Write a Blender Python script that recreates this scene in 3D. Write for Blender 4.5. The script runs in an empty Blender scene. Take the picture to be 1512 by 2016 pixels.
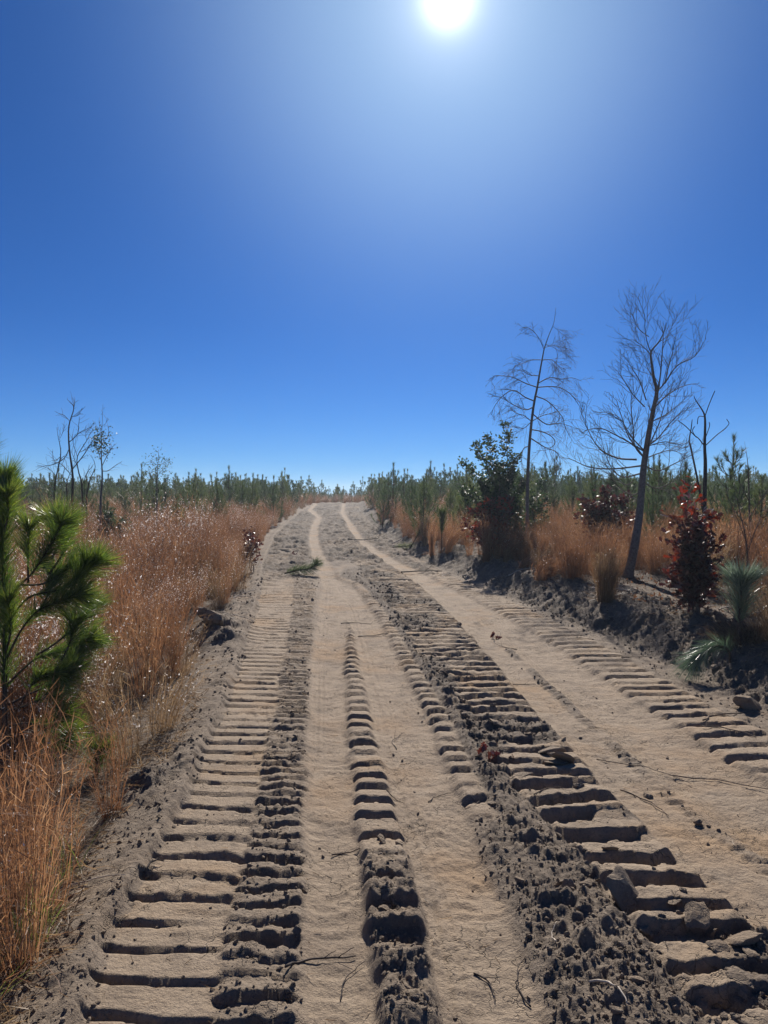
import bpy, math, random, time
import numpy as np
from mathutils import Vector, Matrix, Euler

T0 = time.time()
S = bpy.context.scene
R = math.radians

# ------------------------------------------------------------------ camera
CAM_H = 1.6
cam_d = bpy.data.cameras.new('camera')
cam_d.sensor_fit = 'VERTICAL'
cam_d.sensor_height = 24.0
cam_d.sensor_width = 18.0
cam_d.lens = 24.0 * 1456.0 / 2016.0
cam_d.clip_start = 0.05
cam_d.clip_end = 9000
cam = bpy.data.objects.new('camera', cam_d)
S.collection.objects.link(cam)
cam.location = (0, 0, CAM_H)
cam.rotation_euler = (R(90) - math.atan(33 / 1456.0), 0, 0)
S.camera = cam

# ------------------------------------------------------------------ sun and sky
SUN_EL, SUN_AZ = R(33.35), R(4.9)          # azimuth to the right of the road direction (+Y)
sun_dir = Vector((math.sin(SUN_AZ) * math.cos(SUN_EL), math.cos(SUN_AZ) * math.cos(SUN_EL), math.sin(SUN_EL)))
sl = bpy.data.lights.new('sun', 'SUN')
sl.energy = 5.0
sl.angle = R(0.53)
sl.color = (1.0, 0.93, 0.84)
so = bpy.data.objects.new('sun', sl)
S.collection.objects.link(so)
so.rotation_euler = sun_dir.to_track_quat('Z', 'Y').to_euler()
so.location = (0, 0, 30)

W = bpy.data.worlds.new('World')
S.world = W
W.use_nodes = True
nt = W.node_tree
for n in list(nt.nodes):
    nt.nodes.remove(n)
def N(t, tree=None, **kw):
    n = (tree or nt).nodes.new(t)
    for k, v in kw.items():
        setattr(n, k, v)
    return n
out = N('ShaderNodeOutputWorld')
bg = N('ShaderNodeBackground')
bg.inputs['Strength'].default_value = 0.10
sky = N('ShaderNodeTexSky', sky_type='NISHITA')
sky.sun_disc = False
sky.sun_elevation = SUN_EL
sky.sun_rotation = SUN_AZ
sky.altitude = 150
sky.air_density = 0.7
sky.dust_density = 0.0
sky.ozone_density = 1.0
hsv = N('ShaderNodeHueSaturation')
hsv.inputs['Saturation'].default_value = 1.0
hsv.inputs['Value'].default_value = 1.0
tint = N('ShaderNodeMix', data_type='RGBA', blend_type='MULTIPLY'); tint.inputs['Factor'].default_value = 1.0
tcw = N('ShaderNodeTexCoord'); sxyz = N('ShaderNodeSeparateXYZ'); nt.links.new(tcw.outputs['Generated'], sxyz.inputs[0])
tr_ = N('ShaderNodeValToRGB'); nt.links.new(sxyz.outputs['Z'], tr_.inputs[0])     # clear, deep winter blue, paler low down
tr_.color_ramp.elements[0].position = 0.0; tr_.color_ramp.elements[0].color = (.112, .290, .555, 1)
tr_.color_ramp.elements[1].position = 0.22; tr_.color_ramp.elements[1].color = (.054, .232, .505, 1)
nt.links.new(tr_.outputs[0], tint.inputs['B'])
nt.links.new(sky.outputs[0], tint.inputs['A'])
nt.links.new(tint.outputs['Result'], hsv.inputs['Color'])
# the bright air round the sun and the blown-out disc itself, by angle from the sun's direction
tc = N('ShaderNodeTexCoord')
nrm = N('ShaderNodeVectorMath', operation='NORMALIZE')
nt.links.new(tc.outputs['Generated'], nrm.inputs[0])
dot = N('ShaderNodeVectorMath', operation='DOT_PRODUCT')
nt.links.new(nrm.outputs[0], dot.inputs[0])
dot.inputs[1].default_value = tuple(sun_dir)
mx = N('ShaderNodeMath', operation='MAXIMUM'); mx.inputs[1].default_value = 0.0
nt.links.new(dot.outputs['Value'], mx.inputs[0])
def glow(power, col, prev):
    p = N('ShaderNodeMath', operation='POWER'); p.inputs[1].default_value = power
    nt.links.new(mx.outputs[0], p.inputs[0])
    m = N('ShaderNodeMix', data_type='RGBA', blend_type='ADD')
    m.inputs['Factor'].default_value = 1.0
    sc = N('ShaderNodeVectorMath', operation='SCALE')
    sc.inputs[0].default_value = col
    nt.links.new(p.outputs[0], sc.inputs['Scale'])
    nt.links.new(prev, m.inputs['A'])
    nt.links.new(sc.outputs[0], m.inputs['B'])
    return m.outputs['Result']
c = glow(12, (0.04, 0.38, 1.35), hsv.outputs[0])
c = glow(33, (2.5, 3.1, 2.6), c)
c = glow(500, (1.9, 1.9, 1.9), c)
c = glow(3200, (9, 8.8, 8.5), c)
nt.links.new(c, bg.inputs['Color'])
nt.links.new(bg.outputs[0], out.inputs['Surface'])

S.view_settings.view_transform = 'Standard'
S.view_settings.look = 'None'
S.view_settings.gamma = 1.0
S.view_settings.use_curve_mapping = False
S.view_settings.exposure = 0.50
try:
    S.cycles.max_bounces = 6
    S.cycles.transparent_max_bounces = 8
except Exception:
    pass
# ------------------------------------------------------------------ noise
def _h(ix, iy, seed):
    h = (ix.astype(np.int64) * 374761393 + iy.astype(np.int64) * 668265263 + seed * 2246822519) & 0xffffffff
    h = ((h ^ (h >> 13)) * 1274126177) & 0xffffffff
    h = (h ^ (h >> 16)) & 0xffffffff
    return h
def rnd(ix, iy, seed):
    return (_h(ix, iy, seed) & 0xffffff) / float(0x1000000)
def noise(x, y, seed=0):
    """value noise, -1..1"""
    ix, iy = np.floor(x), np.floor(y)
    fx, fy = x - ix, y - iy
    fx = fx * fx * (3 - 2 * fx); fy = fy * fy * (3 - 2 * fy)
    a = rnd(ix, iy, seed); b = rnd(ix + 1, iy, seed); c_ = rnd(ix, iy + 1, seed); d = rnd(ix + 1, iy + 1, seed)
    return ((a * (1 - fx) + b * fx) * (1 - fy) + (c_ * (1 - fx) + d * fx) * fy) * 2 - 1
def fbm(x, y, seed=0, o=4, g=0.5):
    v = 0; a = 1.0; s = 0
    for i in range(o):
        v = v + a * noise(x * 2 ** i + 13.7 * i, y * 2 ** i - 7.1 * i, seed + i); s += a; a *= g
    return v / s
def lumps(x, y, cell, seed, keep=1.0):
    """scattered rounded lumps, 0..1 of their radius"""
    X, Y = x / cell, y / cell
    ix, iy = np.floor(X), np.floor(Y)
    best = np.zeros_like(X)
    for dx in (-1, 0, 1):
        for dy in (-1, 0, 1):
            jx, jy = ix + dx, iy + dy
            px = jx + rnd(jx, jy, seed); py = jy + rnd(jx, jy, seed + 1)
            r = 0.22 + 0.42 * rnd(jx, jy, seed + 2) ** 1.5
            q = rnd(jx, jy, seed + 3) < keep
            ang = rnd(jx, jy, seed + 4) * 3.14
            ex, ey = X - px, Y - py
            ca, sa = np.cos(ang), np.sin(ang)
            u = ca * ex + sa * ey; v = (-sa * ex + ca * ey) * (1 + 0.8 * rnd(jx, jy, seed + 5))
            # superellipse: blocky clods
            d = (np.abs(u / r) ** 2.3 + np.abs(v / r) ** 2.3)
            best = np.maximum(best, np.where(q, np.clip(1 - d, 0, 1) ** 0.72 * r, 0))
    return best
def sm(a, b, x):
    t = np.clip((x - a) / (b - a), 0, 1)
    return t * t * (3 - 2 * t)

# ------------------------------------------------------------------ plan of the road: edge lines (distance ahead, offset)
def line(*p):
    p = np.array(p, float)
    return lambda y: np.interp(y, p[:, 0], p[:, 1])
ROADL = line((1.0,-.93),(2.21,-1.01),(2.6,-1.1),(3.0,-1.12),(3.7,-1.17),(4.41,-1.24),(5.45,-1.36),(7.13,-1.57),(10.04,-1.93),(12.56,-2.25),(16.67,-2.85),(22.4,-3.63),(29.9,-4.1),(41.4,-4.5),(50,-4.8),(60,-5.1))
LL = line((1.0,-.88),(2.21,-.93),(2.6,-1.0),(2.97,-1.02),(3.7,-1.05),(4.41,-1.13),(5.45,-1.21),(7.13,-1.42),(10.04,-1.76),(12.56,-2.12),(16.67,-2.68),(24.4,-3.54),(33.6,-4.1),(60,-5.4))
LR = line((1.0,-.2),(2.21,-.26),(2.6,-.3),(2.97,-.34),(3.7,-.4),(4.41,-.47),(5.45,-.56),(7.13,-.71),(10.04,-.95),(12.56,-1.18),(16.67,-1.79),(24.4,-2.9),(60,-4.8))
AL = line((1.0,-.2),(2.21,-.24),(2.79,-.3),(3.7,-.39),(5.45,-.54),(7.13,-.69),(10.04,-.89),(12.56,-1.04),(14.75,-1.33),(17.8,-1.76),(22.4,-2.31),(28.3,-2.8),(34.4,-3.17),(42.1,-4.39),(60,-5.5))
AR = line((1.0,.06),(2.21,.0),(2.79,-.07),(3.7,-.15),(5.45,-.27),(7.13,-.38),(10.04,-.46),(12.56,-.66),(14.75,-1.0),(17.8,-1.44),(22.4,-1.98),(28.3,-2.48),(34.4,-2.86),(42.8,-4.1),(60,-5.2))
BL = line((1.0,.17),(2.21,.16),(2.5,.15),(2.8,.14),(3.18,.11),(3.7,.05),(4.41,-.03),(5.45,-.1),(7.13,-.25),(10.04,-.49),(12.56,-.87),(13.2,-1.0))
BR = line((1.0,.5),(2.21,.49),(2.8,.48),(3.18,.45),(3.7,.43),(4.41,.38),(5.45,.33),(7.13,.17),(10.04,-.15),(12.56,-.52),(13.6,-.95))
CL = line((1.0,.99),(2.21,.96),(2.8,.92),(3.18,.87),(3.7,.78),(4.41,.63),(5.45,.54),(7.13,.36),(10.04,.1),(12.56,-.22),(15.65,-.6),(20,-1.3),(60,-3.5))
DL = line((1.0,1.5),(2.98,1.33),(3.7,1.24),(4.41,1.19),(5.45,1.13),(7.13,1.04),(8.34,.97),(10.04,.84),(12.56,.58),(14.33,.32),(16.67,-.09),(20.6,-.68),(25.6,-1.2),(31.6,-1.69),(38.4,-2.3),(60,-3.4))
DR = line((1.0,2.6),(3.7,2.2),(4.41,2.08),(5.45,2.0),(7.13,1.87),(8.34,1.75),(10.04,1.5),(12.56,1.02),(14.33,.7),(16.67,.25),(20.6,-.4),(25.6,-.9),(31.6,-1.4),(38.4,-2.0),(60,-3.1))
ER = line((1.0,2.9),(4.41,2.64),(4.9,2.56),(5.45,2.47),(7.13,2.38),(8.34,2.22),(10.04,1.95),(12.56,1.42),(16,.9),(20,.2),(60,-2.6))
BERM = line((1.0,2.95),(5.2,2.9),(6.2,2.82),(7.35,2.66),(8.64,2.4),(10.04,2.1),(12.56,1.68),(15.65,1.01),(19.1,.5),(26.9,-.35),(38.4,-1.25),(60,-2.2))
_cr = np.array([(1,0),(2.21,0),(60,0)])

def prof(y):
    t = np.clip((y - 7) / 48, 0, 1)
    p = 0.35 * t * t * (3 - 2 * t) + 0.65 * t
    return p - np.clip(y - 56, 0, 150) * 0.013

def macro(x, y):
    """the broad lie of the land"""
    z = prof(y) + 0.012 * fbm(x * .6, y * .45, 5, 2)
    rl, br = ROADL(y), BERM(y)
    hR = np.interp(y, [0, 3, 9, 16, 30, 60], [.22, .24, .27, .26, .2, .1])
    z = z + hR * sm(-0.05, 0.85, x - br) + 0.02 * np.clip(x - br - 1, 0, 6)
    dl = rl - x
    z = z - 0.13 * sm(0.05, 0.5, dl) * sm(24, 15, y) + 0.05 * sm(1.2, 4, dl)
    z = z + 0.08 * fbm(x * .25, y * .25, 9, 2) * sm(1, 4, np.maximum(dl, x - br - .5))
    return z

def groove(x, y, pitch, slope, depth, width, seed, jit=0.012):
    """steps pressed by track shoes: flat panels with a narrow groove at each near edge"""
    s = (y + slope * x + .035 * noise(x * .7, y * 1.3, seed + 9) + .03 * noise(y * 1.9, y * 0, seed + 8) + jit * noise(x * 6, y * 3, seed) + jit * 0.5 * noise(x * 25, y * 14, seed + 1)) / pitch
    k = np.floor(s); f = s - k
    w = width * (0.6 + 0.7 * rnd(k, k * 0, seed + 2)) * (1 + .35 * noise(x * 7, k * 2.3, seed + 7)); w = np.clip(w, .08, .8)
    dep = depth * (0.6 + 0.6 * rnd(k, k * 0, seed + 3)) * (0.85 + 0.4 * noise(x * 5, k * 3.1, seed + 4))
    g = sm(0, 0.04, f) * (1 - sm(w - 0.06, w, f))
    tilt = (f - w) / (1 - w)
    fill = sm(0.0, 0.45, noise(x * 4.5, k * 1.7, seed + 5) + .35 * noise(x * 15, y * 15, seed + 6)) * 0.7
    return -dep * g * (1 - fill) + np.where(f > w, 0.0085 * (1 - tilt), 0) * (depth / .04), k, g

def detail(x, y):
    """ruts, track prints, clods. returns height and soil churn (0 packed .. 1 loose)"""
    n1 = fbm(x * 7, y * 7, 21, 3); n2 = noise(x * 2.3, y * 1.7, 31)
    wob = 0.018 * noise(x * 3, y * 2.2, 41) + 0.012 * noise(x * 14, y * 11, 43)
    X = x + wob
    z = np.zeros_like(x); churn = np.full_like(x, 0.45)
    far = sm(12.5, 19, y + 2.5 * noise(x * 1.1, y * .35, 47) + 1.2 * noise(x * 4, y * 1.5, 48))
    ll, lr, al, ar, bl, brr, cl, dl, dr, er, be, rl = (f(y) for f in (LL, LR, AL, AR, BL, BR, CL, DL, DR, ER, BERM, ROADL))
    e = 0.02 + 0.002 * y
    def inside(a, b, ee=None):
        q = e if ee is None else ee
        return sm(a - q, a + q, X) * (1 - sm(b - q, b + q, X))
    big = lumps(x, y, .13, 51, .8); mid = lumps(x, y, .055, 61, .85); sml = lumps(x, y, .028, 71, .8)
    patch = sm(-.45, .5, noise(x * 4.2, y * 4.2, 83)); rough = (.014 + .036 * patch) * big + .022 * mid * (.4 + patch) + .014 * sml + .017 * fbm(x * 13, y * 13, 81, 4, .6)

    # left dozer band: wide crisp panels, a messier second pass beside it
    fade = 1 - 0.75 * sm(15, 19, y) 
    main_r = ll + (lr - ll) * 0.62
    mL = inside(ll, main_r)
    g, k, gm = groove(x, y, .166, .05, .034, .22, 100)
    z += mL * (g * fade + .004 * n1 * .6 + (mid > .3) * mid * .02 * sm(.3, .8, noise(x * 3, y * 3, 77)))
    churn = churn * (1 - mL) + mL * (-.35 + .8 * gm)
    A_ = sm(-.80, -.45, noise(x * 1.6, y * 1.0, 102)); g9, _, gm9 = groove(x, y + .06, .158, .15, .026, .34, 104, .03)
    z += mL * (1 - A_) * (g9 * fade * .8 - g * fade * .7 + .006 * n1)
    mL2 = inside(main_r, lr)
    g2, k2, gm2 = groove(x, y + .07, .115, .02, .036, .42, 120, .03)
    z += mL2 * (g2 * fade + .01 + .012 * n1 + rough * .55 * sm(-.3, .5, noise(x * 2.6, y * 1.3, 78)))
    churn = churn * (1 - mL2) + mL2 * .5
    # loose shoulder left of it
    sh = (1 - sm(-.02, .05, X - ll)) * sm(rl - .55, rl - .02, x)
    z += sh * (.045 * sm(-.22, -.02, X - ll) * (1 - sm(-.02, .04, X - ll)) + rough * .38 + .014 * n1)
    churn = np.where(sh > .02, .55 + .2 * n1, churn)

    # tyre ruts
    def rut(a, b, depth, seed, ym=1e9):
        m = inside(a, b, e * 1.3) * (1 - sm(ym - 1, ym, y))
        c_ = (x - (a + b) / 2) / np.maximum((b - a) / 2, .05)
        rip = .0045 * noise(x * 6, y * 26 + 2 * noise(x * 4, y * 2, seed), seed) + .005 * n1 + .0028 * noise(x * 26, y * 44, seed + 7) + .01 * sml * (noise(x * 3, y * 3, seed + 6) > .25)
        thread = .003 * np.sin((c_ * 7) * 3.14) * (np.abs(c_ + .55) < .32) * sm(-.4, .3, noise(x * 2, y * .8, seed + 3))
        tread = .0035 * np.sin(y * 62 + 3 * np.abs(c_) * 4) * (np.abs(c_) < .75) * sm(.3, .8, noise(x * 1.3, y * .9, seed + 4)) * .6
        return m, m * (-depth + rip + thread + tread + .009 * c_ ** 2)
    mA, zA = rut(al, ar, .03, 201)
    mB, zB = rut(bl, brr, .035, 211, 13.3)
    mD, zD = rut(dl, dr, .032, 221)
    for m, zz in ((mA, zA), (mB, zB), (mD, zD)):
        z = z * (1 - m) + zz; churn = churn * (1 - m)
    # crumbly line inside the right rut
    cd = dl + (dr - dl) * .36
    mc = inside(cd - .045, cd + .04, .02) * (1 - sm(9, 11, y)) * sm(-.2, .3, noise(x * 1.5, y * 2.4, 230))
    g3, _, _ = groove(x, y, .085, 0, .022, .4, 235, .01)
    z += mc * (.016 + g3 + rough * .25); churn = np.maximum(churn, mc * .7)
    for off in (.075, .1, .135):
        q = np.exp(-((x - cd - off - .004 * noise(x * 0, y * 2, 240)) / .007) ** 2) * (y < 11) * (y > 2)
        z -= q * .009

    # strip between the two left ruts
    mS = inside(ar, bl) * (1 - sm(8.8, 9.8, y))
    g4, _, gm4 = groove(x, y + .05, .19, .0, .05, .36, 140, .015)
    nearm = sm(3.5, 3.0, y)
    z += mS * (.014 + g4 * (1 - .5 * nearm) + .008 * n1 + nearm * (rough * 1.1 + .014 + .020 * np.sin(y * 26 + 2 * x + 2 * noise(x * 3, y * 3, 88))))
    churn = churn * (1 - mS) + mS * (-.2 + .6 * gm4 + nearm * .75)
    # strip right of the second rut: short prints, then a ridge of clods
    mid_e = brr + .13 + .0 * y
    mT = inside(brr, np.minimum(mid_e, cl)) * sm(3.4, 3.9, y) * (1 - sm(13, 15, y))
    g5, _, gm5 = groove(x, y + .02, .2, .0, .042, .38, 150, .015)
    z += mT * (.01 + g5 + .006 * n1 + rough * .15); churn = churn * (1 - mT) + mT * (-.15 + .5 * gm5)
    ra = np.where(y < 3.6, brr, mid_e)
    mR = inside(ra + .02, cl + .04, .05) * (1 - sm(13, 16, y))
    rc = (x - (ra + cl) / 2) / np.maximum((cl - ra) / 2, .04)
    z += mR * (.028 * np.clip(1 - rc ** 2, 0, 1) + rough * 1.2 + .014 * n1); churn = churn * (1 - mR) + mR * (1.0 + .25 * n2)

    # right dozer band: deep broken steps
    mC = inside(cl, dl)
    g6, k6, gm6 = groove(x, y, .196, -.04, .066, .46, 160, .028)
    mess = sm(-.15, .55, noise(x * 2.1, y * 1.6, 170) + .35 * (1 - sm(cl, cl + .3, x)))
    z += mC * (.012 + g6 * (1 - .45 * far) * (1 - .45 * mess) + .014 * n1 + rough * (.2 + .9 * mess) * (1 - .5 * far))
    churn = churn * (1 - mC) + mC * np.clip(-.35 + .7 * gm6 + 1.45 * mess, -.35, 1.3)
    # outermost right band
    mE = inside(np.maximum(dr, er - .62), er) * (1 - sm(15, 19, y))
    g7, _, gm7 = groove(x, y, .2, -.10, .042, .26, 180)
    z += mE * (.008 + g7 + .005 * n1 + rough * .35 * sm(.1, .6, noise(x * 3, y * 2, 190)))
    churn = churn * (1 - mE) + mE * (-.32 + .7 * gm7)
    mE2 = inside(er, be, .05)
    z += mE2 * (rough * .5 + .012 * n1); churn = churn * (1 - mE2) + mE2 * .55
    # the bank on the right: pushed up, raked by the blade
    db = x - be
    bk = sm(-.1, .1, db) * (1 - sm(1.0, 1.5, db))
    rake = fbm(x * 2.2 + y * 1.0, y * 9 - x * 5.0, 250, 3)
    z += bk * (rough * 1.7 + .05 * np.exp(-((db - .5) / .28) ** 2) + .04 * rake + .05 * fbm(x * 2.4, y * 2.4, 252, 2))
    churn = churn * (1 - bk) + bk * (1.15 + .25 * rake)
    # worn far stretch of the road
    ff = far * (x > ll) * (x < be) * (1 - np.clip(mA + mD, 0, 1))
    g8, _, _ = groove(x, y, .24, .15, .035, .35, 260, .04)
    z += ff * (g8 * 1.3 * sm(-.4, .2, noise(x * .8, y * .35, 262)) + .13 * fbm(x * 3.4, y * 3.0, 261, 4, .7) + rough * 1.6 * sm(-.3, .4, noise(x * .7, y * .3, 263)))
    churn = churn * (1 - ff) + ff * (1.0 + .5 * noise(x * 1.3, y * .6, 264))
    z += .007 * np.clip(churn - .1, 0, 1) * fbm(x * 30, y * 30, 301, 3, .6)
    # mounds scraped up along the left edge
    for mxx, my, rr, hh in ((-1.98, 8.5, .34, .2), (-2.15, 9.1, .3, .16), (-1.72, 7.9, .22, .1), (-2.45, 10.6, .35, .14), (-1.34, 4.1, .22, .05)):
        m = np.exp(-(((x - mxx) ** 2 + ((y - my) * .8) ** 2) / rr ** 2))
        z += m * (hh + rough * 1.0 + .05 * n1); churn = np.maximum(churn, np.clip(m * 1.6, 0, .95))
    # ground off the road
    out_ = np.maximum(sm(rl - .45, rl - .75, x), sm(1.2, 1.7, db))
    z += out_ * (.035 * fbm(x * 3.3, y * 3.3, 270, 3) + rough * .25)
    fadeout = 1 - sm(60, 80, y)
    return z * fadeout, churn, out_

def ground_z(x, y):
    x = np.atleast_1d(np.asarray(x, float)); y = np.atleast_1d(np.asarray(y, float))
    return macro(x, y) + detail(x, y)[0]
def gz(x, y):
    return float(ground_z(x, y)[0])

# ------------------------------------------------------------------ materials
MATS = {}
def mat(name):
    m = bpy.data.materials.new(name); m.use_nodes = True
    t = m.node_tree
    b = t.nodes['Principled BSDF']
    MATS[name] = m
    return m, t, b, t.nodes['Material Output']
def ramp(t, fac, stops):
    r = t.nodes.new('ShaderNodeValToRGB')
    r.color_ramp.elements[0].position = stops[0][0]; r.color_ramp.elements[0].color = (*stops[0][1], 1)
    r.color_ramp.elements[1].position = stops[-1][0]; r.color_ramp.elements[1].color = (*stops[-1][1], 1)
    for p, c_ in stops[1:-1]:
        e_ = r.color_ramp.elements.new(p); e_.color = (*c_, 1)
    if fac is not None: t.links.new(fac, r.inputs[0])
    return r.outputs[0]
def tnoise(t, scale, det=4, rough=.6, vec=None, dist=0):
    n = t.nodes.new('ShaderNodeTexNoise'); n.inputs['Scale'].default_value = scale
    n.inputs['Detail'].default_value = det; n.inputs['Roughness'].default_value = rough
    n.inputs['Distortion'].default_value = dist
    if vec is not None: t.links.new(vec, n.inputs['Vector'])
    return n.outputs['Fac']
def mixc(t, f, a, b, mode='MIX'):
    n = t.nodes.new('ShaderNodeMix'); n.data_type = 'RGBA'; n.blend_type = mode
    if isinstance(f, (int, float)): n.inputs['Factor'].default_value = f
    else: t.links.new(f, n.inputs['Factor'])
    for s_, v in (('A', a), ('B', b)):
        if isinstance(v, tuple): n.inputs[s_].default_value = (*v, 1)
        else: t.links.new(v, n.inputs[s_])
    return n.outputs['Result']
def mmath(t, op, a, b=0.0, clamp=False):
    n = t.nodes.new('ShaderNodeMath'); n.operation = op; n.use_clamp = clamp
    for i, v in enumerate((a, b)):
        if isinstance(v, (int, float)): n.inputs[i].default_value = v
        else: t.links.new(v, n.inputs[i])
    return n.outputs[0]
def attr(t, name, out_='Fac'):
    n = t.nodes.new('ShaderNodeAttribute'); n.attribute_name = name
    return n.outputs[out_]

def soil_material(name, use_attr=True):
    m, t, b, o = mat(name)
    co = t.nodes.new('ShaderNodeNewGeometry').outputs['Position']
    n_big = tnoise(t, .9, 4, .6, co); n_mid = tnoise(t, 7, 5, .65, co); n_fine = tnoise(t, 90, 3, .6, co)
    packed = ramp(t, n_mid, [(.25, (.240, .183, .130)), (.5, (.305, .236, .168)), (.8, (.365, .288, .210))])
    orange = mixc(t, ramp(t, n_big, [(.50, (0, 0, 0)), (.66, (.7, .7, .7))]), packed, (.33, .215, .118))
    damp = ramp(t, tnoise(t, 2.6, 5, .7, co), [(.50, (0, 0, 0)), (.68, (.65, .65, .65))])
    orange = mixc(t, damp, orange, (.165, .128, .096))
    loose = ramp(t, n_mid, [(.25, (.115, .090, .069)), (.55, (.185, .146, .110)), (.85, (.265, .214, .165))])
    if use_attr:
        ch = attr(t, 'churn')
        f = mmath(t, 'ADD', ch, mmath(t, 'MULTIPLY', mmath(t, 'SUBTRACT', n_mid, .5), .7))
        f = ramp(t, f, [(.12, (0, 0, 0)), (.75, (1, 1, 1))])
        col = mixc(t, f, orange, loose)
        churn_dark = mmath(t, 'MULTIPLY', mmath(t, 'SUBTRACT', ch, .85), 2.0, True)      # darker still where the soil is most churned
        col = mixc(t, mmath(t, 'MULTIPLY', churn_dark, .75), col, ramp(t, n_mid, [(.3, (.060, .047, .038)), (.75, (.135, .106, .082))]))
        press = mmath(t, 'MULTIPLY', mmath(t, 'SUBTRACT', mmath(t, 'MULTIPLY', ch, -1), .02), 3.2, True)      # paler smooth tops of the prints
        col = mixc(t, press, col, ramp(t, n_mid, [(.3, (.43, .345, .255)), (.75, (.53, .43, .325))]))
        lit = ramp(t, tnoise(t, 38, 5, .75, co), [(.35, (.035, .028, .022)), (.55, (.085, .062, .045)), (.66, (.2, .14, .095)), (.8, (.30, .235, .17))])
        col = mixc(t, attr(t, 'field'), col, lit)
    else:
        col = mixc(t, .55, orange, loose)
    dk = ramp(t, n_fine, [(.3, (.35, .35, .35)), (.5, (0, 0, 0))])
    if use_attr: dk = mmath(t, 'MULTIPLY', dk, mmath(t, 'SUBTRACT', 1.0, mmath(t, 'MULTIPLY', press, .8)))
    col = mixc(t, dk, col, (.06, .047, .038))
    # pale straw and grit flecks
    fl = ramp(t, tnoise(t, 210, 1, .5, co), [(.70, (0, 0, 0)), (.76, (.6, .6, .6))])
    col = mixc(t, fl, col, (.40, .33, .26))
    t.links.new(col, b.inputs['Base Color'])
    b.inputs['Roughness'].default_value = .93
    b.inputs['Specular IOR Level'].default_value = .25
    bump = t.nodes.new('ShaderNodeBump'); bump.inputs['Strength'].default_value = .9; bump.inputs['Distance'].default_value = .02
    hgt = mmath(t, 'ADD', mmath(t, 'MULTIPLY', tnoise(t, 32, 6, .7, co), 1.0), mmath(t, 'MULTIPLY', tnoise(t, 150, 3, .6, co), .22))
    # drying cracks
    v = t.nodes.new('ShaderNodeTexVoronoi'); v.feature = 'DISTANCE_TO_EDGE'; v.inputs['Scale'].default_value = 7.5
    wv = t.nodes.new('ShaderNodeVectorMath'); wv.operation = 'ADD'
    nz = t.nodes.new('ShaderNodeTexNoise'); nz.inputs['Scale'].default_value = 9; nz.inputs['Detail'].default_value = 4
    t.links.new(co, nz.inputs['Vector'])
    sc = t.nodes.new('ShaderNodeVectorMath'); sc.operation = 'SCALE'; sc.inputs['Scale'].default_value = .22
    t.links.new(nz.outputs['Color'], sc.inputs[0]); t.links.new(co, wv.inputs[0]); t.links.new(sc.outputs[0], wv.inputs[1])
    t.links.new(wv.outputs[0], v.inputs['Vector'])
    cr = ramp(t, v.outputs['Distance'], [(.0, (1, 1, 1)), (.022, (0, 0, 0))])
    crm = mmath(t, 'MULTIPLY', cr, ramp(t, tnoise(t, 2.2, 2, .5, co), [(.5, (0, 0, 0)), (.6, (1, 1, 1))]))
    hgt = mmath(t, 'SUBTRACT', hgt, mmath(t, 'MULTIPLY', crm, .8))
    if use_attr: t.links.new(mmath(t, 'SUBTRACT', .9, mmath(t, 'MULTIPLY', press, .5)), bump.inputs['Strength'])
    t.links.new(hgt, bump.inputs['Height'])
    t.links.new(bump.outputs[0], b.inputs['Normal'])
    return m
M_GROUND = soil_material('ground_soil')
M_CLOD = soil_material('clod_soil', False)

def foliage(name, cols, rough=.45, trans=.35, spec=.5, inst=.25):
    """leaf or needle: coloured per instance and per blade, light passes through"""
    m, t, b, o = mat(name)
    oi = t.nodes.new('ShaderNodeObjectInfo').outputs['Random']
    a = attr(t, 'tone')
    f = mmath(t, 'ADD', mmath(t, 'MULTIPLY', a, 1 - inst), mmath(t, 'MULTIPLY', oi, inst))
    n = len(cols)
    col = ramp(t, f, [(i / (n - 1), c_) for i, c_ in enumerate(cols)])
    t.links.new(col, b.inputs['Base Color'])
    b.inputs['Roughness'].default_value = rough
    b.inputs['Specular IOR Level'].default_value = spec
    tr = t.nodes.new('ShaderNodeBsdfTranslucent')
    br_ = t.nodes.new('ShaderNodeHueSaturation'); br_.inputs['Value'].default_value = 1.5; br_.inputs['Saturation'].default_value = 1.15
    t.links.new(col, br_.inputs['Color']); t.links.new(br_.outputs[0], tr.inputs['Color'])
    mx_ = t.nodes.new('ShaderNodeMixShader'); mx_.inputs[0].default_value = trans
    t.links.new(b.outputs[0], mx_.inputs[1]); t.links.new(tr.outputs[0], mx_.inputs[2])
    t.links.new(mx_.outputs[0], o.inputs['Surface'])
    return m
M_NEEDLE = foliage('pine_needles', [(.028, .046, .024), (.052, .076, .033), (.090, .115, .045), (.18, .18, .065)], .42, .40, .5, .55)
M_NEEDLE_BRIGHT = foliage('bright_pine_needles', [(.028, .055, .02), (.075, .12, .03), (.16, .20, .045), (.34, .34, .10)], .3, .5, .8)
M_NEEDLE_GREY = foliage('grey_green_needles', [(.05, .09, .055), (.09, .14, .085), (.16, .21, .14), (.32, .38, .29)], .24, .3, .9)
M_GRASS = foliage('dry_rust_grass', [(.055, .033, .025), (.135, .073, .046), (.265, .145, .084), (.45, .29, .175)], .55, .42, .3, .4)
M_GRASS_TAN = foliage('dry_tan_grass', [(.06, .040, .026), (.14, .092, .056), (.25, .172, .105), (.40, .31, .20)], .55, .4, .3)
M_FLUFF = foliage('seed_fluff', [(.50, .44, .40), (.62, .57, .54), (.78, .75, .73), (.85, .83, .82)], .8, .45, .2)
M_GREENBLADE = foliage('green_grass', [(.04, .07, .02), (.09, .13, .03), (.15, .19, .05), (.22, .24, .09)], .4, .35, .5)
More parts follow.
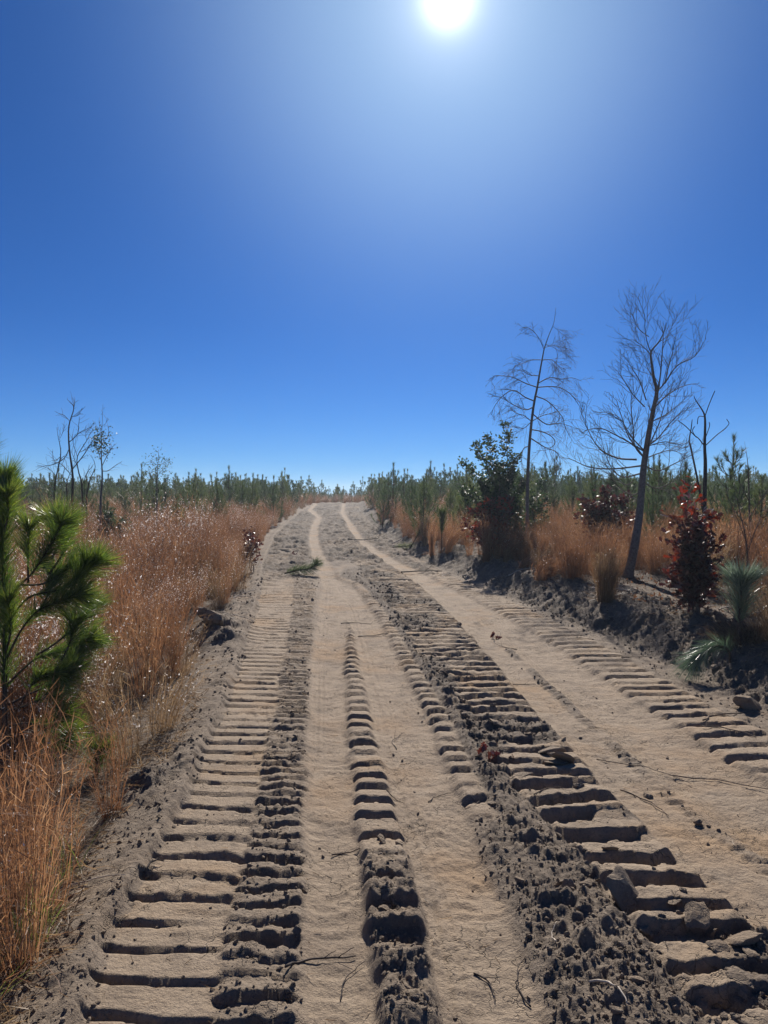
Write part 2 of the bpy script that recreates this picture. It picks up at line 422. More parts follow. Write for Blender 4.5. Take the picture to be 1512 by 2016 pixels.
M_REDLEAF = foliage('red_oak_leaves', [(.026, .013, .013), (.06, .022, .019), (.13, .035, .024), (.28, .055, .032)], .38, .32, .6)
M_DARKLEAF = foliage('dark_green_leaves', [(.022, .038, .020), (.045, .070, .034), (.075, .105, .05), (.12, .15, .075)], .46, .36, .45)
def wood(name, a, b_, rough=.85, scale=40):
    m, t, b, o = mat(name)
    co = t.nodes.new('ShaderNodeTexCoord').outputs['Object']
    n = tnoise(t, scale, 5, .7, co)
    t.links.new(ramp(t, n, [(.3, a), (.7, b_)]), b.inputs['Base Color'])
    b.inputs['Roughness'].default_value = rough; b.inputs['Specular IOR Level'].default_value = .3
    bp = t.nodes.new('ShaderNodeBump'); bp.inputs['Strength'].default_value = .6; bp.inputs['Distance'].default_value = .006
    t.links.new(n, bp.inputs['Height']); t.links.new(bp.outputs[0], b.inputs['Normal'])
    return m
M_BARK = wood('grey_bark', (.085, .070, .060), (.24, .20, .17))
M_CHAR = wood('dark_dead_bark', (.030, .024, .022), (.085, .062, .052))
M_TWIG = wood('dry_twig', (.065, .045, .034), (.19, .135, .10))
M_PALE = wood('bleached_wood', (.34, .28, .22), (.62, .55, .46))
M_PINEBARK = wood('pine_bark', (.045, .030, .022), (.12, .08, .055))

# ------------------------------------------------------------------ mesh helpers
COL = S.collection
class MB:
    """collects vertices, faces, one tone per vertex and one material slot per face"""
    def __init__(s): s.v, s.f, s.t, s.m, s.n = [], [], [], [], 0
    def add(s, v, f, tone=.5, mi=0):
        v = np.asarray(v, float).reshape(-1, 3)
        s.v.append(v)
        for k in range(1): pass
        s.f.append((np.asarray(f, int) + s.n, mi))
        s.t.append(np.broadcast_to(np.asarray(tone, float), (len(v),)))
        s.n += len(v)
    def mesh(s, name, mats, smooth=False):
        me = bpy.data.meshes.new(name)
        if not s.v: return me
        V = np.concatenate(s.v)
        tot = []; start = []; idx = []; mi = []
        pos = 0
        for F, k in s.f:
            if len(F) == 0: continue
            w = F.shape[1]
            idx.append(F.ravel()); start.append(pos + np.arange(len(F)) * w); mi.append(np.full(len(F), k))
            tot.append(np.full(len(F), w)); pos += F.size
        idx = np.concatenate(idx); start = np.concatenate(start); tot = np.concatenate(tot); mi = np.concatenate(mi)
        me.vertices.add(len(V)); me.vertices.foreach_set('co', V.astype(np.float32).ravel())
        me.loops.add(len(idx)); me.loops.foreach_set('vertex_index', idx.astype(np.int32))
        me.polygons.add(len(start)); me.polygons.foreach_set('loop_start', start.astype(np.int32))
        me.polygons.foreach_set('loop_total', tot.astype(np.int32))
        me.polygons.foreach_set('material_index', mi.astype(np.int32))
        me.polygons.foreach_set('use_smooth', np.full(len(start), smooth))
        me.update(calc_edges=True)
        a = me.attributes.new('tone', 'FLOAT', 'POINT'); a.data.foreach_set('value', np.concatenate(s.t).astype(np.float32))
        for m in (mats if isinstance(mats, (list, tuple)) else [mats]): me.materials.append(m)
        return me
def link(name, data, parent=None, loc=None, label=None, cat=None, group=None, kind=None):
    o = bpy.data.objects.new(name, data); COL.objects.link(o)
    if parent is not None: o.parent = parent
    if loc is not None: o.location = loc
    if label: o['label'] = label
    if cat: o['category'] = cat
    if group: o['group'] = group
    if kind: o['kind'] = kind
    return o
def copy_thing(root, loc, rot=(0, 0, 0), scale=1.0, label=None, group=None):
    r = root.copy(); COL.objects.link(r)
    r.location = loc; r.rotation_euler = rot; r.scale = (scale,) * 3 if isinstance(scale, (int, float)) else scale
    if label: r['label'] = label
    if group: r['group'] = group
    for ch in list(root.children):
        c_ = ch.copy(); COL.objects.link(c_); c_.parent = r
        for g in ch.children:
            d = g.copy(); COL.objects.link(d); d.parent = c_
    return r

def tube(mb, pts, rad, sides=5, tone=.5, mi=0):
    P = np.asarray(pts, float); n = len(P)
    if n < 2: return
    r = np.broadcast_to(np.asarray(rad, float), (n,))
    d = np.gradient(P, axis=0); d /= np.linalg.norm(d, axis=1, keepdims=True) + 1e-9
    up = np.array([0., 1., 0.]) if abs(d[0][1]) < .8 else np.array([1., 0., 0.])
    a = np.cross(d, up); a /= np.linalg.norm(a, axis=1, keepdims=True) + 1e-9
    b = np.cross(d, a)
    th = np.arange(sides) * 2 * np.pi / sides
    V = P[:, None, :] + r[:, None, None] * (np.cos(th)[None, :, None] * a[:, None, :] + np.sin(th)[None, :, None] * b[:, None, :])
    i = np.arange(n - 1)[:, None]; j = np.arange(sides)[None, :]; j2 = (j + 1) % sides
    F = np.stack([i * sides + j, i * sides + j2, (i + 1) * sides + j2, (i + 1) * sides + j], -1).reshape(-1, 4)
    mb.add(V.reshape(-1, 3), F, tone, mi)
    top = np.arange(sides)
    for k in range(1, sides - 1):
        pass
    mb.f.append((np.array([[mb.n - sides + 0, mb.n - sides + q, mb.n - sides + q + 1] for q in range(1, sides - 1)]), mi))
    mb.f.append((np.array([[mb.n - n * sides + 0, mb.n - n * sides + q + 1, mb.n - n * sides + q] for q in range(1, sides - 1)]), mi))
def smooth_path(pts, per=4):
    P = np.asarray(pts, float)
    if len(P) < 3: 
        return P
    out_ = []
    Q = np.vstack([2 * P[0] - P[1], P, 2 * P[-1] - P[-2]])
    for i in range(1, len(Q) - 2):
        for k in range(per):
            t = k / per
            out_.append(.5 * ((2 * Q[i]) + (-Q[i - 1] + Q[i + 1]) * t + (2 * Q[i - 1] - 5 * Q[i] + 4 * Q[i + 1] - Q[i + 2]) * t * t + (-Q[i - 1] + 3 * Q[i] - 3 * Q[i + 1] + Q[i + 2]) * t ** 3))
    out_.append(P[-1])
    return np.array(out_)
def unit(v): return v / (np.linalg.norm(v, axis=-1, keepdims=True) + 1e-9)
def blades(mb, base, dirs, length, width, tone, rng, bend=None, segs=2, mi=0):
    """many thin tapering strips; bend is a vector added towards the tip"""
    base = np.asarray(base, float); n = len(base)
    if n == 0: return
    d = unit(np.asarray(dirs, float)); L = np.broadcast_to(length, (n,)).astype(float); w = np.broadcast_to(width, (n,)).astype(float)
    if bend is None: bend = np.zeros((n, 3))
    rv = unit(rng.normal(size=(n, 3))); side = unit(np.cross(d, rv))
    rows = []
    for k in range(segs + 1):
        t = k / segs
        c_ = base + d * (L * t)[:, None] + bend * (t * t)
        if k == segs: rows.append(c_[:, None, :])
        else:
            ww = (w * (1 - .45 * t) * .5)[:, None]
            rows.append(np.stack([c_ - side * ww, c_ + side * ww], 1))
    V = np.concatenate(rows, 1); m = V.shape[1]
    o = (np.arange(n) * m)[:, None]
    F4 = [np.hstack([o + 2 * k, o + 2 * k + 1, o + 2 * k + 3, o + 2 * k + 2]) for k in range(segs - 1)]
    F3 = np.hstack([o + 2 * (segs - 1), o + 2 * (segs - 1) + 1, o + 2 * segs])
    tn = np.repeat(np.broadcast_to(tone, (n,)), m)
    n0 = mb.n
    mb.add(V.reshape(-1, 3), F3, tn, mi)
    if F4:
        mb.f.append((np.concatenate(F4) + n0, mi))

# ------------------------------------------------------------------ ground sheet: fine by the camera, coarse to the horizon
def build_ground():
    r0, r1, nd = 0.9, 62.0, 1060
    yd = r0 * (r1 / r0) ** (np.arange(nd) / (nd - 1))
    y_back = np.array([-60, -30, -15, -8, -4, -2, -.8, 0, .45, .7])
    y_far = np.array([66, 72, 80, 90, 102, 118, 140, 170, 220, 300, 420, 600, 900, 1400, 2200, 3500, 5000])
    ys = np.concatenate([y_back, yd, y_far])
    nu = 700
    s = np.linspace(-1, 1, nu); ud = s * (.62 + .38 * s * s)
    ue = np.array([1.04, 1.1, 1.2, 1.35, 1.6, 2.0, 2.7, 4, 7, 12])
    us = np.concatenate([-ue[::-1], ud, ue])
    w = np.where(ys > .9, .66 * (ys + 1.1), 1.32) 
    # follow the road a little so that the fine columns stay on it
    cx = np.interp(ys, [0, 2, 5, 10, 20, 40, 60, 200], [.6, .5, .35, .1, -.6, -1.5, -1.5, 0])
    X = us[None, :] * w[:, None] + cx[:, None]; Y = np.repeat(ys[:, None], len(us), 1)
    x, y = X.ravel(), Y.ravel()
    z = macro(x, y); dz, churn, fld = detail(x, y)
    dense = (y > .8) & (y < 62)
    z = z + np.where(dense, dz, 0)
    nr, ncol = X.shape
    i = np.arange(nr - 1)[:, None]; j = np.arange(ncol - 1)[None, :]
    F = np.stack([i * ncol + j, i * ncol + j + 1, (i + 1) * ncol + j + 1, (i + 1) * ncol + j], -1).reshape(-1, 4)
    mb = MB(); mb.add(np.stack([x, y, z], 1), F)
    me = mb.mesh('ground', M_GROUND, True)
    a = me.attributes.new('churn', 'FLOAT', 'POINT'); a.data.foreach_set('value', churn.astype(np.float32))
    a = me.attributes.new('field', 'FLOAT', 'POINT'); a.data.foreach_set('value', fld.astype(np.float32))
    return link('ground', me, kind='structure')
build_ground()
print('ground', time.time() - T0)
# ------------------------------------------------------------------ stems and limbs: runs of (offset, height), metres
WILLOW = [[[2.75,0.684],[2.747,1.358],[2.757,2.03],[2.796,2.701],[2.856,3.287],[2.93,3.663],[2.979,3.955],[3.028,4.247],[3.06,4.414],[3.143,4.663],[3.225,4.872],[3.266,5.163]],[[2.856,3.391],[2.688,3.475],[2.478,3.6],[2.268,3.496],[2.102,3.287],[2.039,3.12]],[[2.835,3.287],[2.689,3.224],[2.437,3.308],[2.227,3.412],[1.975,3.475]],[[2.917,3.663],[2.687,3.726],[2.435,3.822],[2.225,3.838],[2.058,3.83],[2.008,3.726]],[[2.978,4.164],[2.81,4.164],[2.601,4.08],[2.455,4.018],[2.393,3.872]],[[3.048,4.372],[2.955,4.539],[2.85,4.663],[2.724,4.747],[2.599,4.747]],[[2.939,3.475],[3.107,3.433],[3.296,3.308],[3.486,3.12],[3.571,2.91],[3.783,2.617]],[[2.98,3.663],[3.19,3.684],[3.399,3.663],[3.61,3.538],[3.779,3.329],[3.863,3.203]],[[2.98,3.726],[3.147,3.83],[3.357,3.788],[3.524,3.801],[3.692,3.726]],[[2.878,3.036],[3.025,3.12],[3.192,3.161],[3.36,3.203]],[[2.837,2.869],[3.026,2.827],[3.236,2.743],[3.321,2.617],[3.196,2.491],[2.986,2.471]],[[3.06,4.414],[3.228,4.434],[3.458,4.351]],[[3.226,4.83],[3.394,4.684],[3.541,4.601]],[[3.102,4.497],[3.312,4.372],[3.326,4.038]],[[2.816,2.952],[2.647,3.12],[2.479,3.161],[2.395,3.266]],[[2.797,2.533],[2.671,2.491],[2.63,2.282],[2.644,1.862]],[[2.817,2.701],[3.112,2.533],[3.406,2.408],[3.513,2.03]],[[3.0,3.872],[2.812,3.913],[2.686,3.997],[2.56,4.038]],[[2.837,2.952],[2.648,2.869],[2.438,2.91]],[[2.857,3.12],[3.11,2.952],[3.361,2.973],[3.697,2.869]],[[3.02,4.205],[3.187,4.164],[3.293,4.038],[3.419,3.955]]]
BIGTREE = [[[3.694,0.378],[3.775,0.711],[3.838,1.077],[3.885,1.409],[3.914,1.939],[3.961,2.336],[4.008,2.634],[4.056,2.898],[4.103,3.161],[4.052,3.359],[4.027,3.556],[4.016,3.753],[4.13,3.901],[4.211,4.049],[4.253,4.197]],[[4.016,3.753],[3.981,3.885],[3.963,4.115],[3.978,4.344],[3.927,4.541],[3.903,4.672]],[[3.929,2.204],[3.931,2.336],[3.941,2.799],[3.954,3.227],[3.935,3.523],[3.899,3.852],[3.849,3.951]],[[4.103,3.161],[4.234,3.293],[4.298,3.49],[4.379,3.721],[4.427,3.885],[4.459,4.016]],[[4.218,3.276],[4.348,3.523],[4.561,3.638],[4.675,3.885]],[[4.13,3.901],[4.294,4.016],[4.391,4.213],[4.455,4.394]],[[4.055,2.93],[4.236,3.062],[4.433,3.194],[4.598,3.276],[4.763,3.326],[4.895,3.342]],[[3.994,2.336],[4.142,2.468],[4.306,2.667],[4.47,2.832],[4.633,3.029]],[[3.978,2.32],[4.176,2.396],[4.308,2.369],[4.408,2.336]],[[3.912,2.237],[3.712,2.402],[3.513,2.518],[3.313,2.617],[3.115,2.601],[3.016,2.534]],[[3.846,2.171],[3.645,2.468],[3.511,2.733],[3.377,3.029]],[[3.813,2.138],[3.548,2.171],[3.315,2.336],[3.181,2.634],[3.089,2.98]],[[3.923,2.93],[3.773,3.128],[3.638,3.392],[3.555,3.523]],[[3.945,3.029],[3.821,3.326],[3.704,3.49],[3.613,3.655]],[[3.798,1.939],[3.617,1.873],[3.45,1.972],[3.316,2.204],[3.215,2.534]],[[3.83,2.072],[3.516,2.005],[3.185,2.039],[2.919,2.171],[2.786,2.187]],[[3.947,2.005],[4.146,1.972],[4.377,2.072],[4.575,2.171],[4.772,2.303]],[[3.962,2.138],[4.144,2.237],[4.309,2.27],[4.509,2.171]],[[3.913,2.138],[3.746,2.336],[3.677,2.634],[3.609,2.93],[3.607,3.128]],[[4.034,2.733],[4.205,2.799],[4.369,2.93],[4.435,2.996]],[[3.978,2.27],[4.173,2.667],[4.27,2.93],[4.351,3.128]],[[3.9,1.674],[3.784,1.608],[3.618,1.707],[3.45,1.939],[3.317,2.022]],[[3.898,1.873],[4.082,1.707],[4.313,1.807],[4.477,1.972]],[[4.016,3.688],[3.932,3.819],[3.816,3.918],[3.75,3.951]],[[3.981,3.983],[3.864,4.115],[3.813,4.279],[3.789,4.377]],[[3.766,1.807],[3.684,1.757],[3.584,1.84],[3.416,2.072],[3.35,2.138]],[[3.912,2.237],[3.777,2.501],[3.643,2.799],[3.444,2.898]],[[4.052,3.359],[3.935,3.49],[3.868,3.655]]]
DEADRIGHT = [[[5.134,0.418],[5.117,1.119],[5.113,1.469],[5.118,2.062],[5.091,2.376],[5.1,2.793],[5.064,2.932],[4.951,3.106],[4.916,3.175]],[[5.094,2.376],[4.992,2.498],[4.921,2.55],[4.781,2.689],[4.658,2.776]],[[5.192,0.944],[5.194,1.469],[5.178,2.376],[5.166,2.515],[5.234,2.724],[5.284,2.898]],[[5.178,2.393],[5.305,2.55],[5.409,2.619],[5.506,2.682]],[[5.1,2.863],[5.143,3.036],[5.211,3.245]],[[5.1,2.828],[4.988,2.845],[4.955,2.724]],[[5.166,2.515],[5.157,2.689],[5.15,2.758]],[[5.374,2.619],[5.443,2.724],[5.39,2.793]],[[4.957,2.515],[4.886,2.619],[4.913,2.689]]]
DEADLEFT = [[[[-6.523,0.972],[-6.536,1.395],[-6.522,1.986],[-6.58,2.576],[-6.596,3.038],[-6.487,3.417],[-6.57,3.543],[-6.633,3.606]],[[-6.487,3.417],[-6.457,3.48],[-6.431,3.543]],[[-6.574,3.186],[-6.657,3.257],[-6.72,3.291]],[[-6.552,3.249],[-6.426,3.257],[-6.341,3.312]],[[-6.559,2.534],[-6.645,2.365],[-6.815,2.239],[-6.984,2.197],[-7.102,2.218]],[[-6.528,2.197],[-6.349,2.449],[-6.177,2.828],[-6.007,2.996]],[[-6.558,2.66],[-6.429,2.87],[-6.406,3.08],[-6.392,3.249]],[[-6.421,2.87],[-6.302,2.954],[-6.154,3.038]],[[-6.522,1.986],[-6.688,2.239],[-6.814,2.281]]],[[[-7.037,0.96],[-7.041,1.391],[-7.015,1.864],[-6.902,2.423],[-6.912,2.68],[-6.941,2.852],[-6.96,3.045]],[[-6.902,2.423],[-7.053,2.337],[-7.116,2.552]],[[-7.038,1.778],[-7.209,1.821],[-7.402,1.886]],[[-7.014,1.993],[-7.098,2.144],[-7.227,2.208]],[[-6.912,2.766],[-6.832,2.981],[-6.818,3.109]],[[-6.992,2.036],[-6.86,2.337],[-6.73,2.423]]],[[[-6.23,0.98],[-6.235,1.397],[-6.251,1.856],[-6.312,2.106],[-6.33,2.397],[-6.139,2.729],[-6.055,2.895],[-5.921,2.987]],[[-6.311,2.147],[-6.434,2.397],[-6.495,2.521]],[[-6.267,2.438],[-6.099,2.563],[-5.974,2.625]],[[-6.243,1.814],[-6.104,2.064],[-5.978,2.189]],[[-6.33,2.397],[-6.389,2.688],[-6.325,2.854]],[[-6.139,2.75],[-6.179,2.895],[-6.074,3.02]]],[[[-6.701,0.968],[-6.676,1.393],[-6.693,1.818],[-6.606,2.073],[-6.497,2.285]],[[-6.693,1.818],[-6.776,1.988],[-6.732,2.2]]],[[[-6.273,0.964],[-6.312,1.392],[-6.243,1.905],[-6.134,2.204],[-6.217,2.46]],[[-6.266,1.777],[-6.35,1.991],[-6.305,2.162]]]]
POLE = [[[-5.747,1.074],[-5.745,1.32],[-5.707,1.973],[-5.716,2.381],[-5.691,2.87],[-5.666,3.439]],[[-5.706,2.034],[-5.575,2.096],[-5.411,2.198],[-5.267,2.279]],[[-5.709,2.177],[-5.613,2.422],[-5.489,2.646]],[[-5.717,2.259],[-5.816,2.544],[-5.897,2.707]],[[-5.694,2.585],[-5.569,2.789],[-5.547,2.992]],[[-5.692,2.789],[-5.772,2.992],[-5.811,3.114]],[[-5.682,2.951],[-5.608,3.033],[-5.546,3.155]],[[-5.72,1.932],[-5.903,1.973],[-5.984,2.055]],[[-5.708,2.381],[-5.572,2.503],[-5.538,2.626]]]
LEAFY = [[[-4.944,0.952],[-4.929,1.301],[-4.911,1.998],[-4.878,2.433],[-4.876,2.598]],[[-4.912,1.911],[-5.076,2.042],[-5.141,2.129]],[[-4.913,1.78],[-4.772,1.911],[-4.662,2.042]],[[-4.913,1.65],[-5.121,1.824],[-5.252,1.868]],[[-4.887,2.259],[-4.77,2.303],[-4.682,2.346]],[[-4.888,2.216],[-4.987,2.303],[-5.052,2.346]],[[-4.902,1.998],[-4.814,2.129],[-4.705,2.216]]]
FOREPINE = [[[-2.292,0.009],[-2.28,0.473],[-2.277,0.769],[-2.282,1.211],[-2.276,1.464],[-2.267,1.695]],[[-2.269,0.96],[-2.166,1.04],[-2.061,1.116],[-1.949,1.236],[-1.856,1.35],[-1.789,1.451]],[[-2.128,1.052],[-2.139,1.236],[-2.14,1.395]],[[-2.27,0.795],[-2.132,0.96],[-1.983,0.998],[-1.853,1.046],[-1.703,1.189]],[[-1.998,1.109],[-1.917,1.252],[-1.916,1.379]],[[-2.273,0.569],[-2.16,0.76],[-2.041,0.887],[-1.889,0.951],[-1.761,0.998]],[[-2.082,0.6],[-1.986,0.664],[-1.874,0.772],[-1.81,0.887]],[[-2.283,0.249],[-2.162,0.281],[-1.983,0.371],[-1.864,0.521]],[[-2.048,0.887],[-2.021,0.998],[-2.014,1.078]],[[-2.281,0.951],[-2.362,1.141],[-2.423,1.331]],[[-2.276,1.141],[-2.344,1.331],[-2.374,1.458]],[[-2.278,0.696],[-2.396,0.887],[-2.521,1.046]],[[-2.28,0.473],[-2.368,0.6],[-2.461,0.792]],[[-2.275,0.409],[-2.114,0.569],[-1.955,0.6],[-1.828,0.664]],[[-1.924,0.569],[-1.859,0.696],[-1.833,0.807]],[[-2.277,1.363],[-2.215,1.489],[-2.192,1.6]],[[-2.277,1.363],[-2.332,1.521],[-2.35,1.632]],[[-1.888,0.966],[-1.824,1.078],[-1.772,1.173]],[[-2.213,0.249],[-2.052,0.473],[-1.924,0.505]],[[-2.279,0.6],[-2.207,0.792],[-2.205,0.951]],[[-1.981,1.205],[-1.917,1.331],[-1.947,1.442]],[[-2.276,0.281],[-2.148,0.345],[-1.989,0.425],[-1.876,0.6]],[[-2.278,0.153],[-2.118,0.185],[-1.975,0.169],[-1.879,0.265]],[[-2.283,0.249],[-2.387,0.313],[-2.481,0.441]],[[-2.118,0.201],[-2.056,0.089],[-1.928,0.089]],[[-2.285,0.105],[-2.341,0.185],[-2.405,0.153]],[[-2.166,1.04],[-2.046,1.046],[-1.918,1.141]]]
EDGEPINE = [[[-1.888,0.127],[-1.868,0.838],[-1.836,1.542],[-1.798,1.775]],[[-1.848,1.308],[-1.8,1.588],[-1.758,1.775]],[[-1.86,1.073],[-1.815,1.308],[-1.778,1.448]]]
# ------------------------------------------------------------------ plant builders
def rngf(seed): return np.random.default_rng(seed)
def shoot_needles(mb, path, rng, per_m, nl, nw, start=.2, spread=.62, tip=60, tone=(.1, .9), droop=0.0, lit=0.0, segs=2):
    """needles standing off a shoot, leaning to its tip, with a brush at the end"""
    P = np.asarray(path, float); seg = np.diff(P, axis=0); sl_ = np.linalg.norm(seg, axis=1); L = sl_.sum()
    cum = np.concatenate([[0], np.cumsum(sl_)])
    n = int(per_m * L * (1 - start))
    t = (start + (1 - start) * rng.random(n) ** .8) * L
    t = np.concatenate([t, L * (1 - .06 * rng.random(tip))]); n = len(t)
    k = np.clip(np.searchsorted(cum, t) - 1, 0, len(seg) - 1)
    f = (t - cum[k]) / (sl_[k] + 1e-9)
    base = P[k] + seg[k] * f[:, None]; d = unit(seg[k])
    r = rng.normal(size=(n, 3)); r -= (r * d).sum(1, keepdims=True) * d; r = unit(r)
    sp = spread * (.55 + .8 * rng.random(n))
    dirs = d + r * sp[:, None]
    ln = nl * (.65 + .5 * rng.random(n))
    bend = np.zeros((n, 3)); bend[:, 2] = -droop * ln * rng.random(n)
    bend += rng.normal(size=(n, 3)) * (.08 * nl)
    tn = tone[0] + (tone[1] - tone[0]) * rng.random(n) ** 1.3 * (.6 + .4 * (t / L) ** 2) + lit * (rng.random(n) < .25)
    blades(mb, base, dirs, ln, nw, np.clip(tn, 0, 1), rng, bend, segs)

def pine_meshes(H, seed, per_m=150, nl=.15, nw=.006, whorls=6, bare=.12, spread=.34, nm=None, segs=1):
    rng = rngf(seed); tr, cr = MB(), MB()
    lean = rng.normal(size=2) * .04 * H
    zz = np.linspace(0, 1, 9)
    T_ = np.stack([lean[0] * zz ** 1.5, lean[1] * zz ** 1.5, zz * H], 1); T_[1:-1, :2] += rng.normal(size=(7, 2)) * .008
    tube(tr, T_, .006 + .016 * H / 1.6 * (1 - zz), 5)
    shoot_needles(cr, T_, rng, per_m * 1.3, nl * .9, nw, .35, .6, 40, segs=segs)
    for wv in range(whorls):
        z0 = bare + (.84 - bare) * (wv + .3 * rng.random()) / whorls
        nb = rng.integers(3, 6)
        a0 = rng.random() * 6.28
        for q in range(nb):
            a = a0 + q * 6.28 / nb + rng.normal() * .3
            L = spread * H * (1.02 - z0) ** 1.0 * 1.15 * (.7 + .5 * rng.random())
            up = .38 + .35 * z0 + .25 * rng.random()
            tt = np.linspace(0, 1, 6)
            rad = L * (tt - .32 * tt ** 2.4); zc = z0 * H + L * up * (.45 * tt + .75 * tt ** 2)
            c0 = np.array([np.interp(z0, zz, T_[:, 0]), np.interp(z0, zz, T_[:, 1])])
            P = np.stack([c0[0] + rad * np.cos(a), c0[1] + rad * np.sin(a), zc], 1)
            tube(tr, P, np.linspace(.007, .003, 6), 4)
            shoot_needles(cr, P, rng, per_m, nl, nw, .3, .7, 28, segs=segs)
    return tr.mesh('pine_trunk', M_PINEBARK, True), cr.mesh('pine_crown', nm or M_NEEDLE)

def side_twigs(mb, path, r0, rng, n, length, angle=(.5, 1.0), droop=0.0, lift=0.0, depth=1, start=.2, minr=.0016):
    """side shoots on a branch, shorter towards the tip, branching again"""
    P = np.asarray(path, float); seg = np.diff(P, axis=0); sl_ = np.linalg.norm(seg, axis=1); cum = np.concatenate([[0], np.cumsum(sl_)]); L = cum[-1]
    side = 1
    for i in range(n):
        t = start + (1 - start) * (i + rng.random()) / n
        k = min(int(np.searchsorted(cum, t * L)) - 1, len(seg) - 1); k = max(k, 0)
        b_ = P[k] + seg[k] * ((t * L - cum[k]) / (sl_[k] + 1e-9)); d = unit(seg[k])
        r = rng.normal(size=3); r[1] *= .8; r -= r.dot(d) * d; r = unit(r)
        an = angle[0] + (angle[1] - angle[0]) * rng.random()
        v = unit(d * math.cos(an) + r * math.sin(an))
        ln = length * (1.1 - .65 * t) * (.5 + .9 * rng.random())
        m = 6; tt = np.linspace(0, 1, m)[:, None]
        wig = np.cumsum(rng.normal(size=(m, 3)), 0) * ln * .028; wig[0] = 0
        Q = b_ + v * ln * tt + wig
        Q[:, 2] += (lift - droop) * ln * (tt[:, 0] ** 2)
        rr = max(r0 * (.5 - .25 * t), minr)
        tube(mb, Q, np.linspace(rr, minr * .6, m), 3)
        if depth > 0:
            side_twigs(mb, Q, rr, rng, max(2, int(n * .55)), ln * .5, angle, droop * 1.1, lift, depth - 1, .15, minr)

def bare_tree(name, data, Y, base_xy, rs, label, group, m, twigs, seed, multi=False, ymul=.5, length=.45, droop=0., lift=.0, minr=.002, depth=1, cat='tree'):
    """data: the stem first, then its limbs, each a run of (offset, height) in metres at distance Y"""
    rng = rngf(seed)
    bz = gz(*base_xy)
    root = link(name, None, loc=(base_xy[0], base_xy[1], bz), label=label, cat=cat, group=group)
    origin = np.array([base_xy[0], base_xy[1], bz])
    stem = None
    for i, l in enumerate(data):
        P2 = np.array(l, float)
        if i == 0:
            yy = np.full(len(P2), Y) + np.cumsum(rng.normal(size=len(P2))) * .015
            P = np.stack([P2[:, 0], yy, P2[:, 1]], 1); P[0, 2] = bz - .05
            P = smooth_path(P, 4) - origin
            tq = np.linspace(0, 1, len(P)); rad = rs[1] * .35 + (rs[0] - rs[1] * .35) * (1 - tq) ** 1.25; rad[0] *= 1.35; rad[1] *= 1.15
            mb = MB(); tube(mb, P, rad, 8)
            stem = P
            if twigs: side_twigs(mb, P, rs[1] * 1.2, rng, 9, length * .6, (.5, .9), droop, lift, 0, .55, minr)
            link('trunk', mb.mesh('trunk', m, True), root)
        else:
            a0 = P2[0]
            k = int(np.argmin((stem[:, 0] + origin[0] - a0[0]) ** 2 + (stem[:, 2] + origin[2] - a0[1]) ** 2))
            dist = math.hypot(stem[k, 0] + origin[0] - a0[0], stem[k, 2] + origin[2] - a0[1])
            y0 = stem[k, 1] + origin[1]
            L = np.concatenate([[0], np.cumsum(np.linalg.norm(np.diff(P2, axis=0), axis=1))])
            dy = rng.uniform(-1, 1) * ymul
            yy = y0 + dy * (L / L[-1]) ** .9 * L[-1]
            P = np.stack([P2[:, 0], yy, P2[:, 1]], 1) - origin
            if dist < .12: P[0] = stem[k]
            P = smooth_path(P, 4)
            t_h = np.clip(k / len(stem), 0, 1)
            r0 = (rs[0] * (1 - t_h) ** 1.25 + rs[1] * .3) * .55
            r0 = min(r0, .004 + .009 * L[-1])
            mb = MB(); tube(mb, P, np.linspace(r0, minr * 1.1, len(P)), 6)
            if twigs: side_twigs(mb, P, r0, rng, twigs, length, (.45, .95), droop, lift, depth, .12, minr)
            link('limb', mb.mesh('limb', m, True), root)
    return root

LEAF = np.array([[0, 0, 0], [.16, .18, .03], [.10, .30, 0], [.32, .46, .05], [.16, .56, .01], [.30, .80, .05], [.12, .80, 0], [0, 1, -.04],
                 [-.12, .80, 0], [-.30, .80, .05], [-.16, .56, .01], [-.32, .46, .05], [-.10, .30, 0], [-.16, .18, .03]])
LEAF_F3 = np.array([[0, 1, 2], [2, 3, 4], [4, 5, 6], [0, 12, 13], [12, 10, 11], [10, 8, 9], [6, 7, 8]])
LEAF_F4 = np.array([[0, 2, 10, 12], [2, 4, 8, 10], [4, 6, 8, 8]])
OVAL = np.array([[0, 0, 0], [.22, .3, .04], [.24, .65, .04], [0, 1, 0], [-.24, .65, .04], [-.22, .3, .04]])
def leaves(mb, pos, size, rng, tone, oval=False, upish=.3, mi=0, dirs=None):
    pos = np.asarray(pos, float); n = len(pos)
    if not n: return
    y = rng.normal(size=(n, 3)) if dirs is None else dirs + rng.normal(size=(n, 3)) * .5
    y[:, 2] -= upish; y = unit(y)
    x = unit(np.cross(y, rng.normal(size=(n, 3)))); z = np.cross(x, y)
    T_ = OVAL if oval else LEAF
    s = np.broadcast_to(size, (n,))[:, None, None]
    V = pos[:, None, :] + s * (T_[None, :, 0:1] * x[:, None, :] + T_[None, :, 1:2] * y[:, None, :] + T_[None, :, 2:3] * z[:, None, :])
    m = len(T_); o = (np.arange(n) * m)[:, None]
    tn = np.repeat(np.broadcast_to(tone, (n,)), m)
    if oval:
        F = np.concatenate([o + np.array([[0, 1, 2, 3]]), o + np.array([[0, 3, 4, 5]])])
        mb.add(V.reshape(-1, 3), F, tn, mi)
    else:
        F3 = (o[:, None, :] + np.concatenate([LEAF_F3, [[4, 6, 8]]])[None]).reshape(-1, 3)
        n0 = mb.n
        mb.add(V.reshape(-1, 3), F3, tn, mi)
        F4 = (o[:, None, :] + LEAF_F4[:2][None]).reshape(-1, 4)
        mb.f.append((F4 + n0, mi))

